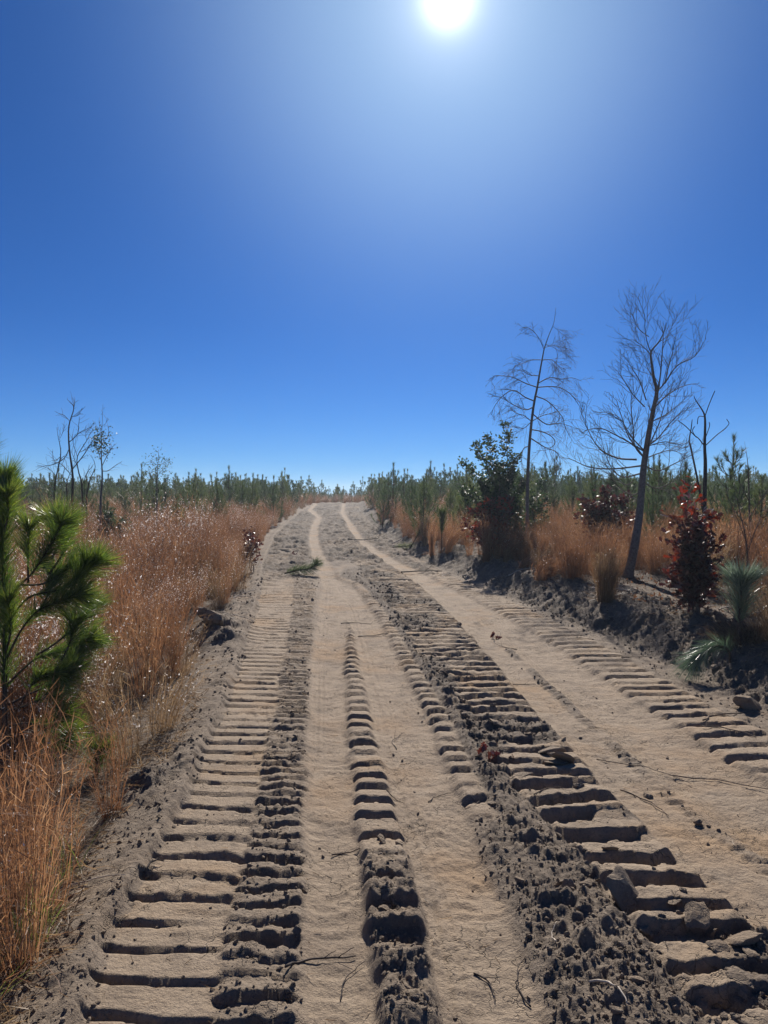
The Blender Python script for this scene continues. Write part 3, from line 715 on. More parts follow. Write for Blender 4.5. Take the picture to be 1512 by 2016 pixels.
def leafy_shrub(name, x, y, tops, nleaf, size, m, seed, label, cat, group=None, oval=False, rad=.16, tone=(.05, .75), hot=None, base_spread=.05, low=.25, wmat=None, stem_r=.012):
    """stems rise from the base to each of tops (dx, dy, z); leaves sit along side twigs"""
    rng = rngf(seed); bz = gz(x, y)
    root = link(name, None, loc=(x, y, bz), label=label, cat=cat, group=group)
    per = max(1, nleaf // len(tops))
    cr = MB()
    for tx, ty, tz in tops:
        st = MB()
        b0 = np.array([rng.normal() * base_spread, rng.normal() * base_spread, -.04])
        e = np.array([tx, ty, tz]); tt = np.linspace(0, 1, 7)[:, None]
        P = b0 + (e - b0) * tt; P[:, :2] -= (e - b0)[:2] * .35 * np.sin(tt * 3.14)
        P += np.cumsum(rng.normal(size=P.shape), 0) * .012; P = smooth_path(P, 3)
        tube(st, P, np.linspace(stem_r, .003, len(P)), 5)
        H = tz
        pos = []; dr = []
        ntw = max(6, per // 14)
        for i in range(ntw):
            t = low + (1 - low) * (i + rng.random()) / ntw
            k = int(t * (len(P) - 1)); b_ = P[k]
            a = rng.random() * 6.28; el = .2 + .7 * rng.random()
            v = np.array([math.cos(a) * math.cos(el), math.sin(a) * math.cos(el), math.sin(el)])
            ln = rad * (1.25 - .85 * t) * (.5 + rng.random())
            Q = b_ + v * ln * np.linspace(0, 1, 4)[:, None]; Q[:, 2] += np.array([0, .0, -.02, -.03]) * ln
            tube(st, Q, np.linspace(.004, .0018, 4), 3)
            m_ = max(3, per // ntw)
            f = .3 + .8 * rng.random(m_)
            pos.append(b_ + v * ln * f[:, None] + rng.normal(size=(m_, 3)) * size * .55); dr.append(np.tile(v, (m_, 1)))
        pos = np.concatenate(pos); dr = np.concatenate(dr)
        tn = tone[0] + (tone[1] - tone[0]) * rng.random(len(pos))
        if hot is not None:
            w = noise(pos[:, 0] * 5 + seed, pos[:, 2] * 5, seed)
            tn = np.where(w > hot, .7 + .3 * rng.random(len(pos)), tn)
        leaves(cr, pos, size * (.6 + .7 * rng.random(len(pos))), rng, tn, oval, .15, 0, dr)
        link('stem', st.mesh('stem', wmat or M_BARK, True), root)
    link('foliage', cr.mesh('foliage', m), root)
    return root

def grass_mesh(name, H, Rr, n, seed, mats, lean=(0, 0), fluff=.5, splay=.16, w=.003, leaf=4, curl=.3, segs=3, basal=.5, fl_size=.017):
    rng = rngf(seed); mb = MB()
    a = rng.random(n) * 6.28; r = Rr * np.sqrt(rng.random(n)) * .6
    base = np.stack([r * np.cos(a), r * np.sin(a), np.full(n, -.03)], 1)
    dirs = np.stack([np.cos(a) * splay * (r / Rr + .2) * 1.6, np.sin(a) * splay * (r / Rr + .2) * 1.6, np.ones(n)], 1)
    dirs[:, :2] += rng.normal(size=(n, 2)) * splay * .5
    L = H * (.55 + .5 * rng.random(n))
    bend = np.stack([lean[0] * L + rng.normal(size=n) * .08 * L, lean[1] * L + rng.normal(size=n) * .08 * L, -.5 * (lean[0] ** 2 + lean[1] ** 2) * L - .03 * L], 1)
    tn = rng.random(n) * .7 + .1
    blades(mb, base, dirs, L, w, tn, rng, bend, segs)
    d = unit(dirs)
    def at_(i, t): return base[i] + d[i] * (L[i] * t)[:, None] + bend[i] * (t * t)[:, None]
    if leaf:
        k = n * leaf; i = rng.integers(0, n, k); t = .25 + .75 * rng.random(k) ** .8
        p = at_(i, t); tang = unit(d[i] * L[i][:, None] + 2 * bend[i] * t[:, None])
        dd = tang + rng.normal(size=(k, 3)) * .33
        ll_ = (.05 + .09 * rng.random(k)) * (H / .9)
        bb = rng.normal(size=(k, 3)) * ll_[:, None] * curl; bb[:, 2] -= ll_ * curl * .6
        blades(mb, p, dd, ll_, w * 1.1, np.clip(tn[i] + rng.normal(size=k) * .15 + .1, 0, 1), rng, bb, 2)
    if basal:
        k = int(n * basal); i = rng.integers(0, n, k)
        dd = rng.normal(size=(k, 3)) * .55; dd[:, 2] = np.abs(dd[:, 2]) + .8
        ll_ = H * (.25 + .3 * rng.random(k)); bb = rng.normal(size=(k, 3)) * ll_[:, None] * .4; bb[:, 2] = -ll_ * (.3 + .7 * rng.random(k))
        blades(mb, base[i], dd, ll_, w * 1.3, rng.random(k) * .6, rng, bb, 3)
    if fluff:
        k = int(n * 4 * fluff); i = rng.integers(0, n, k); t = .4 + .6 * rng.random(k)
        p = at_(i, t) + rng.normal(size=(k, 3)) * .012
        blades(mb, p, rng.normal(size=(k, 3)) + [0, 0, .6], fl_size * (.6 + .7 * rng.random(k)), fl_size * .5, rng.random(k), rng, None, 1, 1)
    return mb.mesh(name, mats)

def scatter(name, variants, pts, rots, scales, idx, kind='stuff', label=None, cat=None):
    """one object whose points carry copies of the variant meshes"""
    src = bpy.data.collections.new(name + '_pieces')
    for i, me in enumerate(variants):
        o = bpy.data.objects.new('%s_piece_%02d' % (name, i), me); src.objects.link(o)
    me = bpy.data.meshes.new(name)
    P = np.asarray(pts, np.float32); me.vertices.add(len(P)); me.vertices.foreach_set('co', P.ravel())
    for nm, ty, arr, f in (('rot', 'FLOAT_VECTOR', rots, 'vector'), ('scl', 'FLOAT', scales, 'value'), ('idx', 'INT', idx, 'value')):
        a = me.attributes.new(nm, ty, 'POINT'); a.data.foreach_set(f, np.asarray(arr, np.int32 if ty == 'INT' else np.float32).ravel())
    o = link(name, me, label=label, cat=cat, kind=kind)
    g = bpy.data.node_groups.new(name, 'GeometryNodeTree')
    g.interface.new_socket('Geometry', in_out='INPUT', socket_type='NodeSocketGeometry')
    g.interface.new_socket('Geometry', in_out='OUTPUT', socket_type='NodeSocketGeometry')
    gi, go = g.nodes.new('NodeGroupInput'), g.nodes.new('NodeGroupOutput')
    iop = g.nodes.new('GeometryNodeInstanceOnPoints'); ci = g.nodes.new('GeometryNodeCollectionInfo')
    ci.inputs['Collection'].default_value = src; ci.inputs['Separate Children'].default_value = True; ci.inputs['Reset Children'].default_value = True
    def na(nm, ty):
        n = g.nodes.new('GeometryNodeInputNamedAttribute'); n.data_type = ty; n.inputs['Name'].default_value = nm; return n.outputs['Attribute']
    L = g.links.new
    L(gi.outputs[0], iop.inputs['Points']); L(ci.outputs[0], iop.inputs['Instance']); iop.inputs['Pick Instance'].default_value = True
    L(na('idx', 'INT'), iop.inputs['Instance Index'])
    e2r = g.nodes.new('FunctionNodeEulerToRotation'); L(na('rot', 'FLOAT_VECTOR'), e2r.inputs[0]); L(e2r.outputs[0], iop.inputs['Rotation'])
    L(na('scl', 'FLOAT'), iop.inputs['Scale']); L(iop.outputs[0], go.inputs[0])
    md = o.modifiers.new('scatter', 'NODES'); md.node_group = g
    return o
# ================================================================== the plants
rng = rngf(7)
# ---- dry grass, left meadow and between the plants on the right
GR = [grass_mesh('broomsedge', .82 + .14 * (i % 3), .13, 95, 300 + i, [M_GRASS, M_FLUFF], lean=(rng.normal() * .12, rng.normal() * .12), fluff=(.03, .1, 1.0, .05, 1.5, .03)[i % 6]) for i in range(8)]
GT = [grass_mesh('tan_broomsedge', .7 + .1 * (i % 2), .14, 85, 340 + i, [M_GRASS_TAN, M_FLUFF], lean=(rng.normal() * .15, rng.normal() * .15), fluff=.3) for i in range(4)]
MEADOW = GR + GT
def field_points(xa, xb, ya, yb, cell, seed, test):
    r = rngf(seed); xs = np.arange(xa, xb, cell); ys = np.arange(ya, yb, cell)
    X, Y = np.meshgrid(xs, ys); X = X.ravel() + r.uniform(-.5, .5, X.size) * cell; Y = Y.ravel() + r.uniform(-.5, .5, Y.size) * cell
    q = test(X, Y); return X[q], Y[q]
EDGE_L = line((0,-1.12),(1.8,-1.12),(2.21,-1.13),(2.63,-1.18),(3.18,-1.28),(3.7,-1.36),(4.58,-1.34),(5.45,-1.42),(6.6,-1.6),(8.0,-1.98),(9.4,-2.25),(10.9,-2.1),(13,-2.35),(16.7,-2.95),(24.4,-3.7),(33,-4.15),(40,-4.6),(60,-5.2))
def inview(x, y, k=.62, pad=.8): return np.abs(x) < k * y + pad
# left meadow
X, Y = field_points(-16, -1, .9, 36, .29, 1, lambda x, y: (x < EDGE_L(y) - .10) & inview(x, y) & (noise(x * 1.3, y * 1.3, 12) > -.42))
big = (noise(X * .45, Y * .45, 33) > -.1)
dens = (Y < 11) | (rng.random(len(X)) < np.interp(Y, [11, 24, 36], [1, .6, .35]))
# clearing with litter round the seedling, open ground in front of the near pine
clear = ~(((X + 1.95) ** 2 + (Y - 4.9) ** 2) < .40 ** 2) & ~(((X + 1.75) ** 2 + (Y - 5.9) ** 2) < .36 ** 2) & ~((X > -2.5) & (X < -1.0) & (Y < 2.0)) & ~((Y < 4.45) & (X < -1.38 + .12 * noise(Y * 3, Y * 0, 71)) & (rng.random(len(X)) < .9))
q = dens & clear; X, Y, big = X[q], Y[q], big[q]
Z = ground_z(X, Y); n = len(X)
idx = np.where(big, rng.integers(0, 10, n), rng.integers(3, 12, n))
white = noise(X * .7 + 4, Y * .7, 35) > .12
idx = np.where(white & (Y > 4.6) & (Y < 8.8) & (rng.random(n) < .8), rng.choice([2, 4], n), idx)
near = np.clip((EDGE_L(Y) - X) / .8, 0, 1)
scl = (.80 + .25 * near) * (1 + .28 * noise(X * 1.1, Y * 1.1, 37)) * rng.uniform(.75, 1.2, n)
scl *= np.interp(Y, [0, 2.6, 4, 6, 9, 15, 24, 36], [.62, .7, .92, 1.08, 1.12, 1.08, .95, .8])
scatter('broomsedge_grass', MEADOW, np.stack([X, Y, Z], 1), np.stack([rng.normal(size=n) * .06, rng.normal(size=n) * .06, rng.random(n) * 6.28], 1), scl, idx,
        label='rust-brown dry broomsedge meadow left of the dirt road, speckled with white seed tufts', cat='grass')
# right meadow behind the bank
def right_ok(x, y):
    b = BERM(y)
    keep = noise(x * .9 + 3, y * .9, 44)
    open_ = ((x - 3.75) ** 2 / 1.1 + (y - 9.6) ** 2 / 3.2) < 1.0
    return (x > b + np.interp(y, [10, 13, 20], [1.0, .6, .35]) + .35 * keep) & inview(x, y) & (y > 4.5) & (keep > -.5 + .4 * (y < 9)) & ~open_
X, Y = field_points(-1, 22, 4.5, 32, .30, 2, right_ok)
n = len(X); Z = ground_z(X, Y)
tanf = noise(X * .5, Y * .5, 46) > .25
idx = np.where(tanf, rng.integers(8, 12, n), rng.choice([0, 1, 3, 5, 7], n))
scatter('broomsedge_grass_beyond_bank', MEADOW, np.stack([X, Y, Z], 1), np.stack([rng.normal(size=n) * .08, rng.normal(size=n) * .08, rng.random(n) * 6.28], 1), rng.uniform(.5, 1.15, n) * np.interp(Y, [5, 12, 30], [.8, .85, .8]), idx,
        label='patchy rust and tan broomsedge grass on the flat beyond the right bank', cat='grass')
print('meadow', time.time() - T0)
# far low grass between the pines
X, Y = field_points(-40, 45, 22, 75, .8, 3, lambda x, y: (((x < ROADL(y) - .12) | (x > BERM(y) + .5)) | (y > 58)) & inview(x, y))
n = len(X); Z = ground_z(X, Y)
scatter('distant_dry_grass', MEADOW, np.stack([X, Y, Z], 1), np.stack([rng.normal(size=n) * .1, rng.normal(size=n) * .1, rng.random(n) * 6.28], 1), rng.uniform(.6, 1.1, n), rng.integers(0, 12, n),
        label='low dry grass growing between the far rows of young pines', cat='grass')
# ---- tall golden stalks at the left edge, close to the camera
GN = [grass_mesh('golden_stalks', 1.0, .14, 60, 360 + i, [M_GRASS, M_FLUFF], lean=(.10 * (i - 1), .05), fluff=.08, w=.0034, leaf=7, curl=.55, segs=4, basal=1.6, fl_size=.012) for i in range(4)]
r = rngf(17); pts = []
spots = [(-1.34,2.02,.98,'tallest golden grass clump at the left picture edge, nearest the camera'),(-1.24,2.5,.82,'golden grass clump leaning over the road shoulder beside the nearest track prints'),(-1.52,2.45,1.05,'tall golden grass clump standing just behind the nearest one'),(-1.5,3.05,.95,'golden grass clump in front of the large green pine sapling'),(-1.66,3.5,.8,'low golden grass clump at the foot of the near pine, curling leaves'),(-1.82,2.9,1.1,'tall golden stalks left of the pine sapling, thin and upright'),(-1.4,3.75,.62,'short golden clump at the shoulder before the green seedling'),(-1.15,1.75,.6,'short curly golden clump in the bottom left corner'),(-1.31,2.85,.66,'small curly golden clump hanging over the loose shoulder soil')]
for i, (x, y, s_, lab) in enumerate(spots):
    link('golden_grass_clump', GN[i % 4], loc=(x, y, gz(x, y)), label=lab, cat='grass clump', group='golden grass clumps at the near left edge').rotation_euler = (0, 0, i * 1.7)
    COL.objects[-1].scale = (s_, s_, s_)
# curled dead leaves and green blades under them
mb = MB(); k = 5200; bx = r.uniform(-2.6, -1.12, k); by = r.uniform(1.4, 6.2, k); ok = bx < EDGE_L(by) + .05; bx, by = bx[ok], by[ok]; k = len(bx)
bz = ground_z(bx, by); dd = r.normal(size=(k, 3)); dd[:, 2] = np.abs(dd[:, 2]) * .7 + .15
ln = r.uniform(.06, .24, k); bb = r.normal(size=(k, 3)) * ln[:, None] * .5; bb[:, 2] = -ln * r.uniform(.2, .8, k)
blades(mb, np.stack([bx, by, bz], 1), dd, ln, .0042, r.random(k), r, bb, 3)
link('dead_grass_thatch', mb.mesh('thatch', M_GRASS_TAN), label='tangle of curled dead grass leaves under the golden stalks', cat='grass', kind='stuff')
mb = MB()
for x, y in ((-1.30, 2.72), (-1.24, 2.6), (-1.36, 3.15), (-1.27, 2.25)):
    k = 26; dd = r.normal(size=(k, 3)) * .28; dd[:, 2] = 1; bb = r.normal(size=(k, 3)) * .05; bb[:, 2] = -.04
    blades(mb, np.tile([x, y, gz(x, y)], (k, 1)) + r.normal(size=(k, 3)) * [.03, .03, 0], dd, r.uniform(.14, .34, k), .004, r.random(k), r, bb, 3)
link('green_grass_blades', mb.mesh('green', M_GREENBLADE), label='few fresh green grass blades among dead golden stalks on the left shoulder', cat='grass', kind='stuff')

# ---- single clumps on the right bank: x, y, height, width, lean, mesh kind
def clump_mesh(H, Rr, n, seed, m, lean=(0, 0), splay=.12, fluff=.04): return grass_mesh('grass_clump', H, Rr, n, seed, [m, M_FLUFF], lean=lean, fluff=fluff, splay=splay, w=.0042, leaf=5)
CL_ = [
 (1.92,13.85,.95,.11,170,M_GRASS,(.02,0),.05,'tall narrow rust grass clump standing alone before the left red-leaved oak'),
 (2.23,13.42,.85,.10,120,M_GRASS_TAN,(.75,.1),.2,'grass clump bent far over to the right beside the tall narrow clump'),
 (2.35,12.6,.7,.1,110,M_GRASS,(.95,-.2),.2,'flattened rust grass clump lying along the top of the bank'),
 (2.80,10.9,.78,.24,300,M_GRASS,(0,0),.16,'broad rust grass clump on the bank left of the dark-based clump'),
 (2.78,9.25,.70,.17,330,M_GRASS_TAN,(.05,0),.10,'dense tan grass clump with dark base at the brink of the bank'),
 (3.22,10.9,.92,.2,260,M_GRASS,(.12,0),.12,'tall rust grass clump left of the large bare tree trunk'),
 (5.55,14.6,1.1,.2,260,M_GRASS,(.05,0),.1,'tall orange grass clump between the large bare tree and the dark oak bush'),
 (3.14,14.3,.75,.26,240,M_GRASS,(.1,0),.2,'low wide rust grass clump right of the slender drooping tree'),
 (2.45,11.35,.6,.24,220,M_GRASS,(.6,-.2),.3,'sprawling rust grass clump spilling down the bank'),
 (5.0,10.6,1.0,.26,300,M_GRASS,(0,0),.14,'tall rust grass clump right of the dark oak bush'),
 (4.72,9.0,.85,.28,300,M_GRASS,(.1,0),.16,'rust grass clump behind the silvery longleaf pine seedling'),
 (4.25,9.75,.9,.28,320,M_GRASS_TAN,(0,0),.2,'bushy beige weed clump just right of the dark oak bush'),
 (1.06,16.44,.85,.07,120,M_GRASS,(.02,0),.05,'thin upright rust grass clump beside the dark bottlebrush pine'),
 (1.02,18.2,.8,.1,120,M_GRASS_TAN,(0,0),.1,'tan grass clump behind the bent-over pine seedling'),
 (1.38,16.0,.8,.09,130,M_GRASS,(.45,0),.12,'rust grass clump leaning right at the foot of the bank top'),
 (2.62,11.9,.6,.2,180,M_GRASS_TAN,(.3,.1),.2,'tan grass clump among the rust ones on the bank'),
 (6.1,12.2,1.05,.3,300,M_GRASS,(0,0),.14,'large rust grass clump at the right picture edge'),
 (3.62,6.6,.75,.22,260,M_GRASS_TAN,(.1,.1),.3,'dark tangled grass clump under the silvery longleaf seedling'),
 (4.05,6.9,.8,.25,260,M_GRASS,(-.1,0),.25,'rust grass clump at the right edge behind the longleaf seedling'),
 (3.95,8.0,.55,.2,180,M_GRASS_TAN,(.1,0),.25,'short tan grass clump at the right edge, low on the flat'),
]
for i, (x, y, H, Rr, n, m, ln, sp, lab) in enumerate(CL_):
    link('grass_clump', clump_mesh(H, Rr, n, 400 + i, m, ln, sp), loc=(x, y, gz(x, y)), label=lab, cat='grass clump', group='grass clumps along the right bank')
print('clumps', time.time() - T0)

# ---- pines of the plantation
PV = []
for i in range(8):
    H = (1.5, 1.35, 1.7, 1.25, 1.6, 1.45, 1.9, 1.3)[i]
    PV.append((H,) + pine_meshes(H, 500 + i, per_m=230, nl=.13, nw=.0075, whorls=7 + i % 3, bare=.03, spread=.34 + .03 * (i % 3)))
def plant_pine(x, y, v, s_, lab, group=None, rz=0, name='young_pine', cat='pine tree', tilt=(0, 0)):
    H, tm, cm = PV[v]
    root = link(name, None, loc=(x, y, gz(x, y) - .03), label=lab, cat=cat, group=group)
    root.rotation_euler = (tilt[0], tilt[1], rz); root.scale = (s_,) * 3
    link('trunk', tm, root); link('crown', cm, root)
    return root
r = rngf(23)
cand = []
row = 1.45
for yy in np.arange(13.6, 62, 1.45):
    for xx in np.arange(-36, 40, row):
        x = xx + r.normal() * .35 + (yy * .37) % row; y = yy + r.normal() * .4
        if abs(x) > .56 * y + .6: continue
        L_ = x < ROADL(y) - np.interp(y, [15, 25, 60], [2.2, .5, .4]); R_ = x > BERM(y) + np.interp(y, [15, 20, 26, 60], [2.0, 1.0, .5, .4])
        if not (L_ or R_): continue
        if L_ and y < 17.8: continue
        if R_ and y < 17 and x < 4.6: continue
        if x < 0 and 24.5 < y < 31 and x > -5.2: continue
        if r.random() < .10: continue
        cand.append((x, y, L_))
cand.sort(key=lambda c_: c_[1])
far_pts = []
count = {}
for i, (x, y, L_) in enumerate(cand):
    v = int(r.integers(0, 8)); s_ = float(r.uniform(.72, 1.2)) * np.interp(y, [15, 22, 32, 60], [.92, 1.0, 1.1, 1.12])
    if r.random() < .06: s_ *= 1.22
    if i < 285:
        side = 'left' if L_ else 'right'
        zone = 'front' if y < 24 else ('middle' if y < 33 else 'rear')
        lab = 'young dark green pine in the %s rows of the plantation %s of the dirt road' % (zone, side)
        plant_pine(x, y, v, s_, lab, 'young plantation pines, %s of the road, %s rows' % (side, zone), r.random() * 6.28)
    else: far_pts.append((x, y, s_, v))
for yy in np.arange(62, 200, 3.2):
    for xx in np.arange(-.6 * yy, .6 * yy, 2.2):
        far_pts.append((xx + r.normal() * .6, yy + r.normal(), r.uniform(.85, 1.25), int(r.integers(0, 8))))
fp = np.array([p for p in far_pts if not (p[1] < 62 and ROADL(p[1]) - .6 < p[0] < BERM(p[1]) + .6)])
FPM = []
for i in range(8):
    H, tm, cm = PV[i]
    a = MB()
    # trunk and crown in one light mesh
    rr = rngf(560 + i); tr_, cr_ = pine_meshes(H, 500 + i, per_m=110, nl=.14, nw=.015, whorls=6 + i % 3, bare=.03, spread=.36)
    FPM.append(cr_)
scatter('distant_pine_plantation', FPM, np.stack([fp[:, 0], fp[:, 1], ground_z(fp[:, 0], fp[:, 1]) - .03], 1), np.stack([0 * fp[:, 0], 0 * fp[:, 0], r.random(len(fp)) * 6.28], 1), fp[:, 2], fp[:, 3].astype(int),
        label='far mass of young pines closing the horizon beyond the crest of the road', cat='pine wood')
print('pines', time.time() - T0, len(cand), len(fp))
# pines one can single out
for x, y, v, s_, lab, rz, tilt in [
    (-4.35, 29.0, 6, 1.0, 'taller pine by the roadside where the left rut bends, right of the white log', 1, (0, 0)),
    (-4.75, 26.5, 0, 1.15, 'bushy roadside pine standing at the end of the left meadow', 2, (0, 0)),
    (-5.9, 15.8, 2, .82, 'dark pine seedling rising out of the left rust-coloured meadow', 3, (0, 0)),
    (1.05, 19.4, 2, .92, 'slender pine with bare lower stem on the right bank before the bend', 4, (0, 0)),
    (-.05, 26.5, 6, .8, 'thin pale pine leaning slightly at the top of the right bank', 5, (0, .2)),
    (3.75, 21.0, 6, 1.1, 'pine with bright drooping needles left of the dark evergreen bush', 6, (0, -.3)),
    (7.8, 16.6, 6, 1.25, 'tallest pine at the right picture edge, thick pointed leader', 7, (0, 0)),
    (6.4, 17.2, 2, 1.1, 'bushy pine behind the dead forked tree', 8, (0, 0)),
    (5.0, 17.5, 4, 1.0, 'pine seen through the branches of the large bare tree', 9, (0, 0)),
    (2.15, 19.0, 5, 1.05, 'pine directly left of the dark evergreen bush with a pale tip', 1.3, (0, -.15))]:
    plant_pine(x, y, v, s_, lab, None, rz, 'pine_tree', 'pine tree', tilt)
# bottlebrush seedlings: one stem, long needles
def brush(name, x, y, path, nl, per_m, nw, m, lab, start=.45, tip=120, spread=.5, droop=0, seed=1, cat='pine seedling', tone=(.1, .9), r0=.014):
    rr = rngf(seed); z0 = gz(x, y); root = link(name, None, loc=(x, y, z0), label=lab, cat=cat)
    P = smooth_path(np.array(path, float), 4); a, b_ = MB(), MB()
    tube(a, P, np.linspace(r0, r0 * .6, len(P)), 6)
    shoot_needles(b_, P, rr, per_m, nl, nw, start, spread, tip, tone, droop, segs=3)
    link('stem', a.mesh('stem', M_PINEBARK, True), root); link('needles', b_.mesh('needles', m), root)
    return root
brush('pine_seedling', 1.32, 16.9, [(0, 0, -.03), (0, 0, .4), (.01, 0, .75)], .26, 900, .006, M_NEEDLE, 'dark bottlebrush pine seedling with one thick tuft on the right bank', seed=3, tip=200)
brush('pine_seedling', .62, 18.7, [(0, 0, -.03), (.12, 0, .15), (.3, 0, .45), (.42, 0, .62)], .22, 700, .006, M_NEEDLE, 'pine seedling leaning right over the bank, single dark tuft', seed=4, tip=160)
brush('pine_seedling', -5.72, 16.0, [(0, 0, -.03), (0, 0, .4), (0, 0, .85)], .22, 800, .007, M_NEEDLE, 'dark upright pine tuft in the middle of the rust meadow', seed=5, tip=200)
brush('pine_seedling', 4.6, 17.0, [(0, 0, -.03), (0, 0, .4), (0, 0, .8)], .25, 800, .007, M_NEEDLE, 'small dark pine tuft in the grass left of the maroon oak bush', seed=6, tip=160)
# silvery longleaf seedling on the right, with a bent one in front of it
brush('longleaf_pine_seedling', 3.26, 6.75, [(0, 0, -.04), (-.005, 0, .25), (.01, 0, .54)], .34, 1900, .0040, M_NEEDLE_GREY, 'silvery longleaf pine seedling with long shining needles on the right bank', .40, 700, .78, .28, 11, tone=(.25, 1), r0=.024)
brush('longleaf_pine_seedling', 3.08, 6.5, [(0, .05, .0), (-.05, -.02, .12), (-.18, -.08, .17), (-.34, -.12, .10)], .27, 1500, .0028, M_NEEDLE_GREY, 'green longleaf seedling bent flat to the left below the silvery one', .2, 200, .55, .7, 12, tone=(.1, .9))
mbx = MB(); k = 2600; a = r.random(k) * 6.28; rr_ = .30 * np.sqrt(r.random(k)); bx = 3.50 + rr_ * np.cos(a) * 1.2; by = 6.9 + rr_ * np.sin(a)
dd = np.stack([np.cos(a) * .7, np.sin(a) * .7, .7 + r.random(k)], 1); ll2 = r.uniform(.2, .42, k); bb = r.normal(size=(k, 3)) * .03; bb[:, 2] = -ll2 * r.uniform(.3, 1, k)
blades(mbx, np.stack([bx, by, ground_z(bx, by)], 1), dd, ll2, .003, r.random(k) * .55, r, bb, 3)
o = mbx.mesh('sedge', M_GRASS_TAN); link('drooping_grass_clump', o, label='drooping brown-green grass mound under the silvery longleaf seedling', cat='grass clump')
# green seedling low on the left shoulder
brush('pine_seedling', -1.78, 4.55, [(0, 0, -.02), (0, 0, .07), (.01, 0, .15)], .17, 3200, .0022, M_NEEDLE_BRIGHT, 'fluffy bright green pine seedling at the foot of the left grass, low on the ground', .1, 500, 1.1, .2, 13, tone=(.15, 1))
# green bough lying on the track
brush('pine_bough', -1.62, 13.7, [(-.25, .2, .02), (0, 0, .10), (.25, -.1, .14), (.35, 0, .22)], .2, 900, .005, M_NEEDLE, 'uprooted green pine bough lying between the left prints and the rut', .05, 160, .9, .1, 14, 'bough')
brush('pine_bough', .45, 18.9, [(-.25, .1, .02), (0, 0, .06), (.2, -.1, .08)], .2, 500, .005, M_NEEDLE, 'green pine twig fallen on the right bank slope', .05, 80, .8, .1, 15, 'bough')
# ---- near pine on the left: every branch of its own
def limb_pine(name, data, Y, base, lab, seed, m, nl, per_m, nw, r0, ymul=.5, tone=(.1, .95)):
    rr = rngf(seed); z0 = gz(*base); org = np.array([base[0], base[1], z0])
    root = link(name, None, loc=tuple(org), label=lab, cat='pine tree')
    stem = None
    for i, l in enumerate(data):
        P2 = np.array(l, float); L = np.concatenate([[0], np.cumsum(np.linalg.norm(np.diff(P2, axis=0), axis=1))])
        if i == 0: yy = np.full(len(P2), Y)
        else:
            k = int(np.argmin((stem[:, 0] + org[0] - P2[0, 0]) ** 2 + (stem[:, 2] + org[2] - P2[0, 1]) ** 2)); yy = stem[k, 1] + org[1] + rr.uniform(-1, 1) * ymul * L
        P = np.stack([P2[:, 0], yy, P2[:, 1]], 1) - org
        if i == 0: P[0, 2] = -.05
        P = smooth_path(P, 4)
        if i == 0: stem = P
        a, b_ = MB(), MB()
        tube(a, P, np.linspace(r0 if i == 0 else r0 * .42, r0 * .22, len(P)), 6)
        if i == 0: shoot_needles(b_, P, rr, per_m * .95, nl, nw, .30, .7, 700, tone, .0, segs=3)
        else: shoot_needles(b_, P, rr, per_m, nl, nw, .36, .85, 240, tone, .15, segs=3)
        nm = 'trunk' if i == 0 else 'branch'
        bo = link(nm, a.mesh(nm, M_PINEBARK, True), root)
        link('needles', b_.mesh('needles', m), bo)
    return root
limb_pine('near_pine_sapling', [[(a_ - .09, b_) for a_, b_ in l] for l in FOREPINE], 4.6, (FOREPINE[0][0][0] - .09, 4.6), 'large green pine sapling with long needles close on the left', 31, M_NEEDLE_BRIGHT, .19, 1700, .0029, .018)
limb_pine('pine_sapling', [[(a_ - .10, b_) for a_, b_ in l] for l in EDGEPINE], 3.4, (EDGEPINE[0][0][0] - .10, 3.4), 'pine sapling cut off by the left picture edge, only a tuft showing', 32, M_NEEDLE, .17, 1100, .0021, .018)

# ---- leafless trees
bare_tree('drooping_bare_tree', WILLOW, 14.2, (WILLOW[0][0][0] - .03, 14.2), (.038, .008), 'slender bare tree with fine drooping twigs above the evergreen bush', None, M_BARK, 12, 41, length=.42, droop=.22, minr=.0024)
bare_tree('large_bare_tree', BIGTREE, 11.2, (3.68, 11.2), (.074, .014), 'large bare tree with forked crown, tallest in the picture, on the right', None, M_BARK, 11, 42, length=.46, lift=.25, minr=.0022)
bare_tree('dead_forked_tree', DEADRIGHT, 11.8, (DEADRIGHT[0][0][0], 11.8), (.05, .012), 'dead forked tree with short broken limbs right of the large bare tree', None, M_CHAR, 0, 43, minr=.006)
labs = ['tallest charred multi-branched dead tree standing left of the leaf-tufted pole tree', 'dead sapling leaning left of the tallest dead tree', 'dead tree sweeping to the right beside the tallest dead tree', 'thin dead stem between the leaning sapling and the tallest dead tree', 'thin crooked dead stem right of the tallest dead tree']
for i, d in enumerate(DEADLEFT):
    bare_tree('dead_tree', d, 15.5 + (0, .3, -.2, .1, .2)[i], (d[0][0][0], 15.5 + (0, .3, -.2, .1, .2)[i]), (.034 if i == 0 else .022, .008), labs[i], 'dead saplings in the left meadow', M_CHAR, 7, 50 + i, length=.28, minr=.0034, depth=0)
bare_tree('pole_tree', POLE, 15.0, (POLE[0][0][0], 15.0), (.03, .006), 'straight thin tree with one ball of dark leaves half way up, left side', None, M_BARK, 4, 61, length=.25, minr=.003, depth=0)
bare_tree('bare_shrub', [[(5.95,.6),(5.92,1.5),(5.88,2.1),(5.83,2.45)],[(5.92,1.5),(5.7,1.9),(5.55,2.2)],[(5.91,1.3),(6.15,1.7),(6.25,2.0)],[(5.9,1.1),(5.6,1.35),(5.35,1.7)]], 12.0, (5.95, 12.0), (.02, .004), 'thin leafless shrub near the right picture edge beyond the dark oak bush', None, M_TWIG, 6, 64, length=.3, minr=.0025, depth=0, cat='shrub')
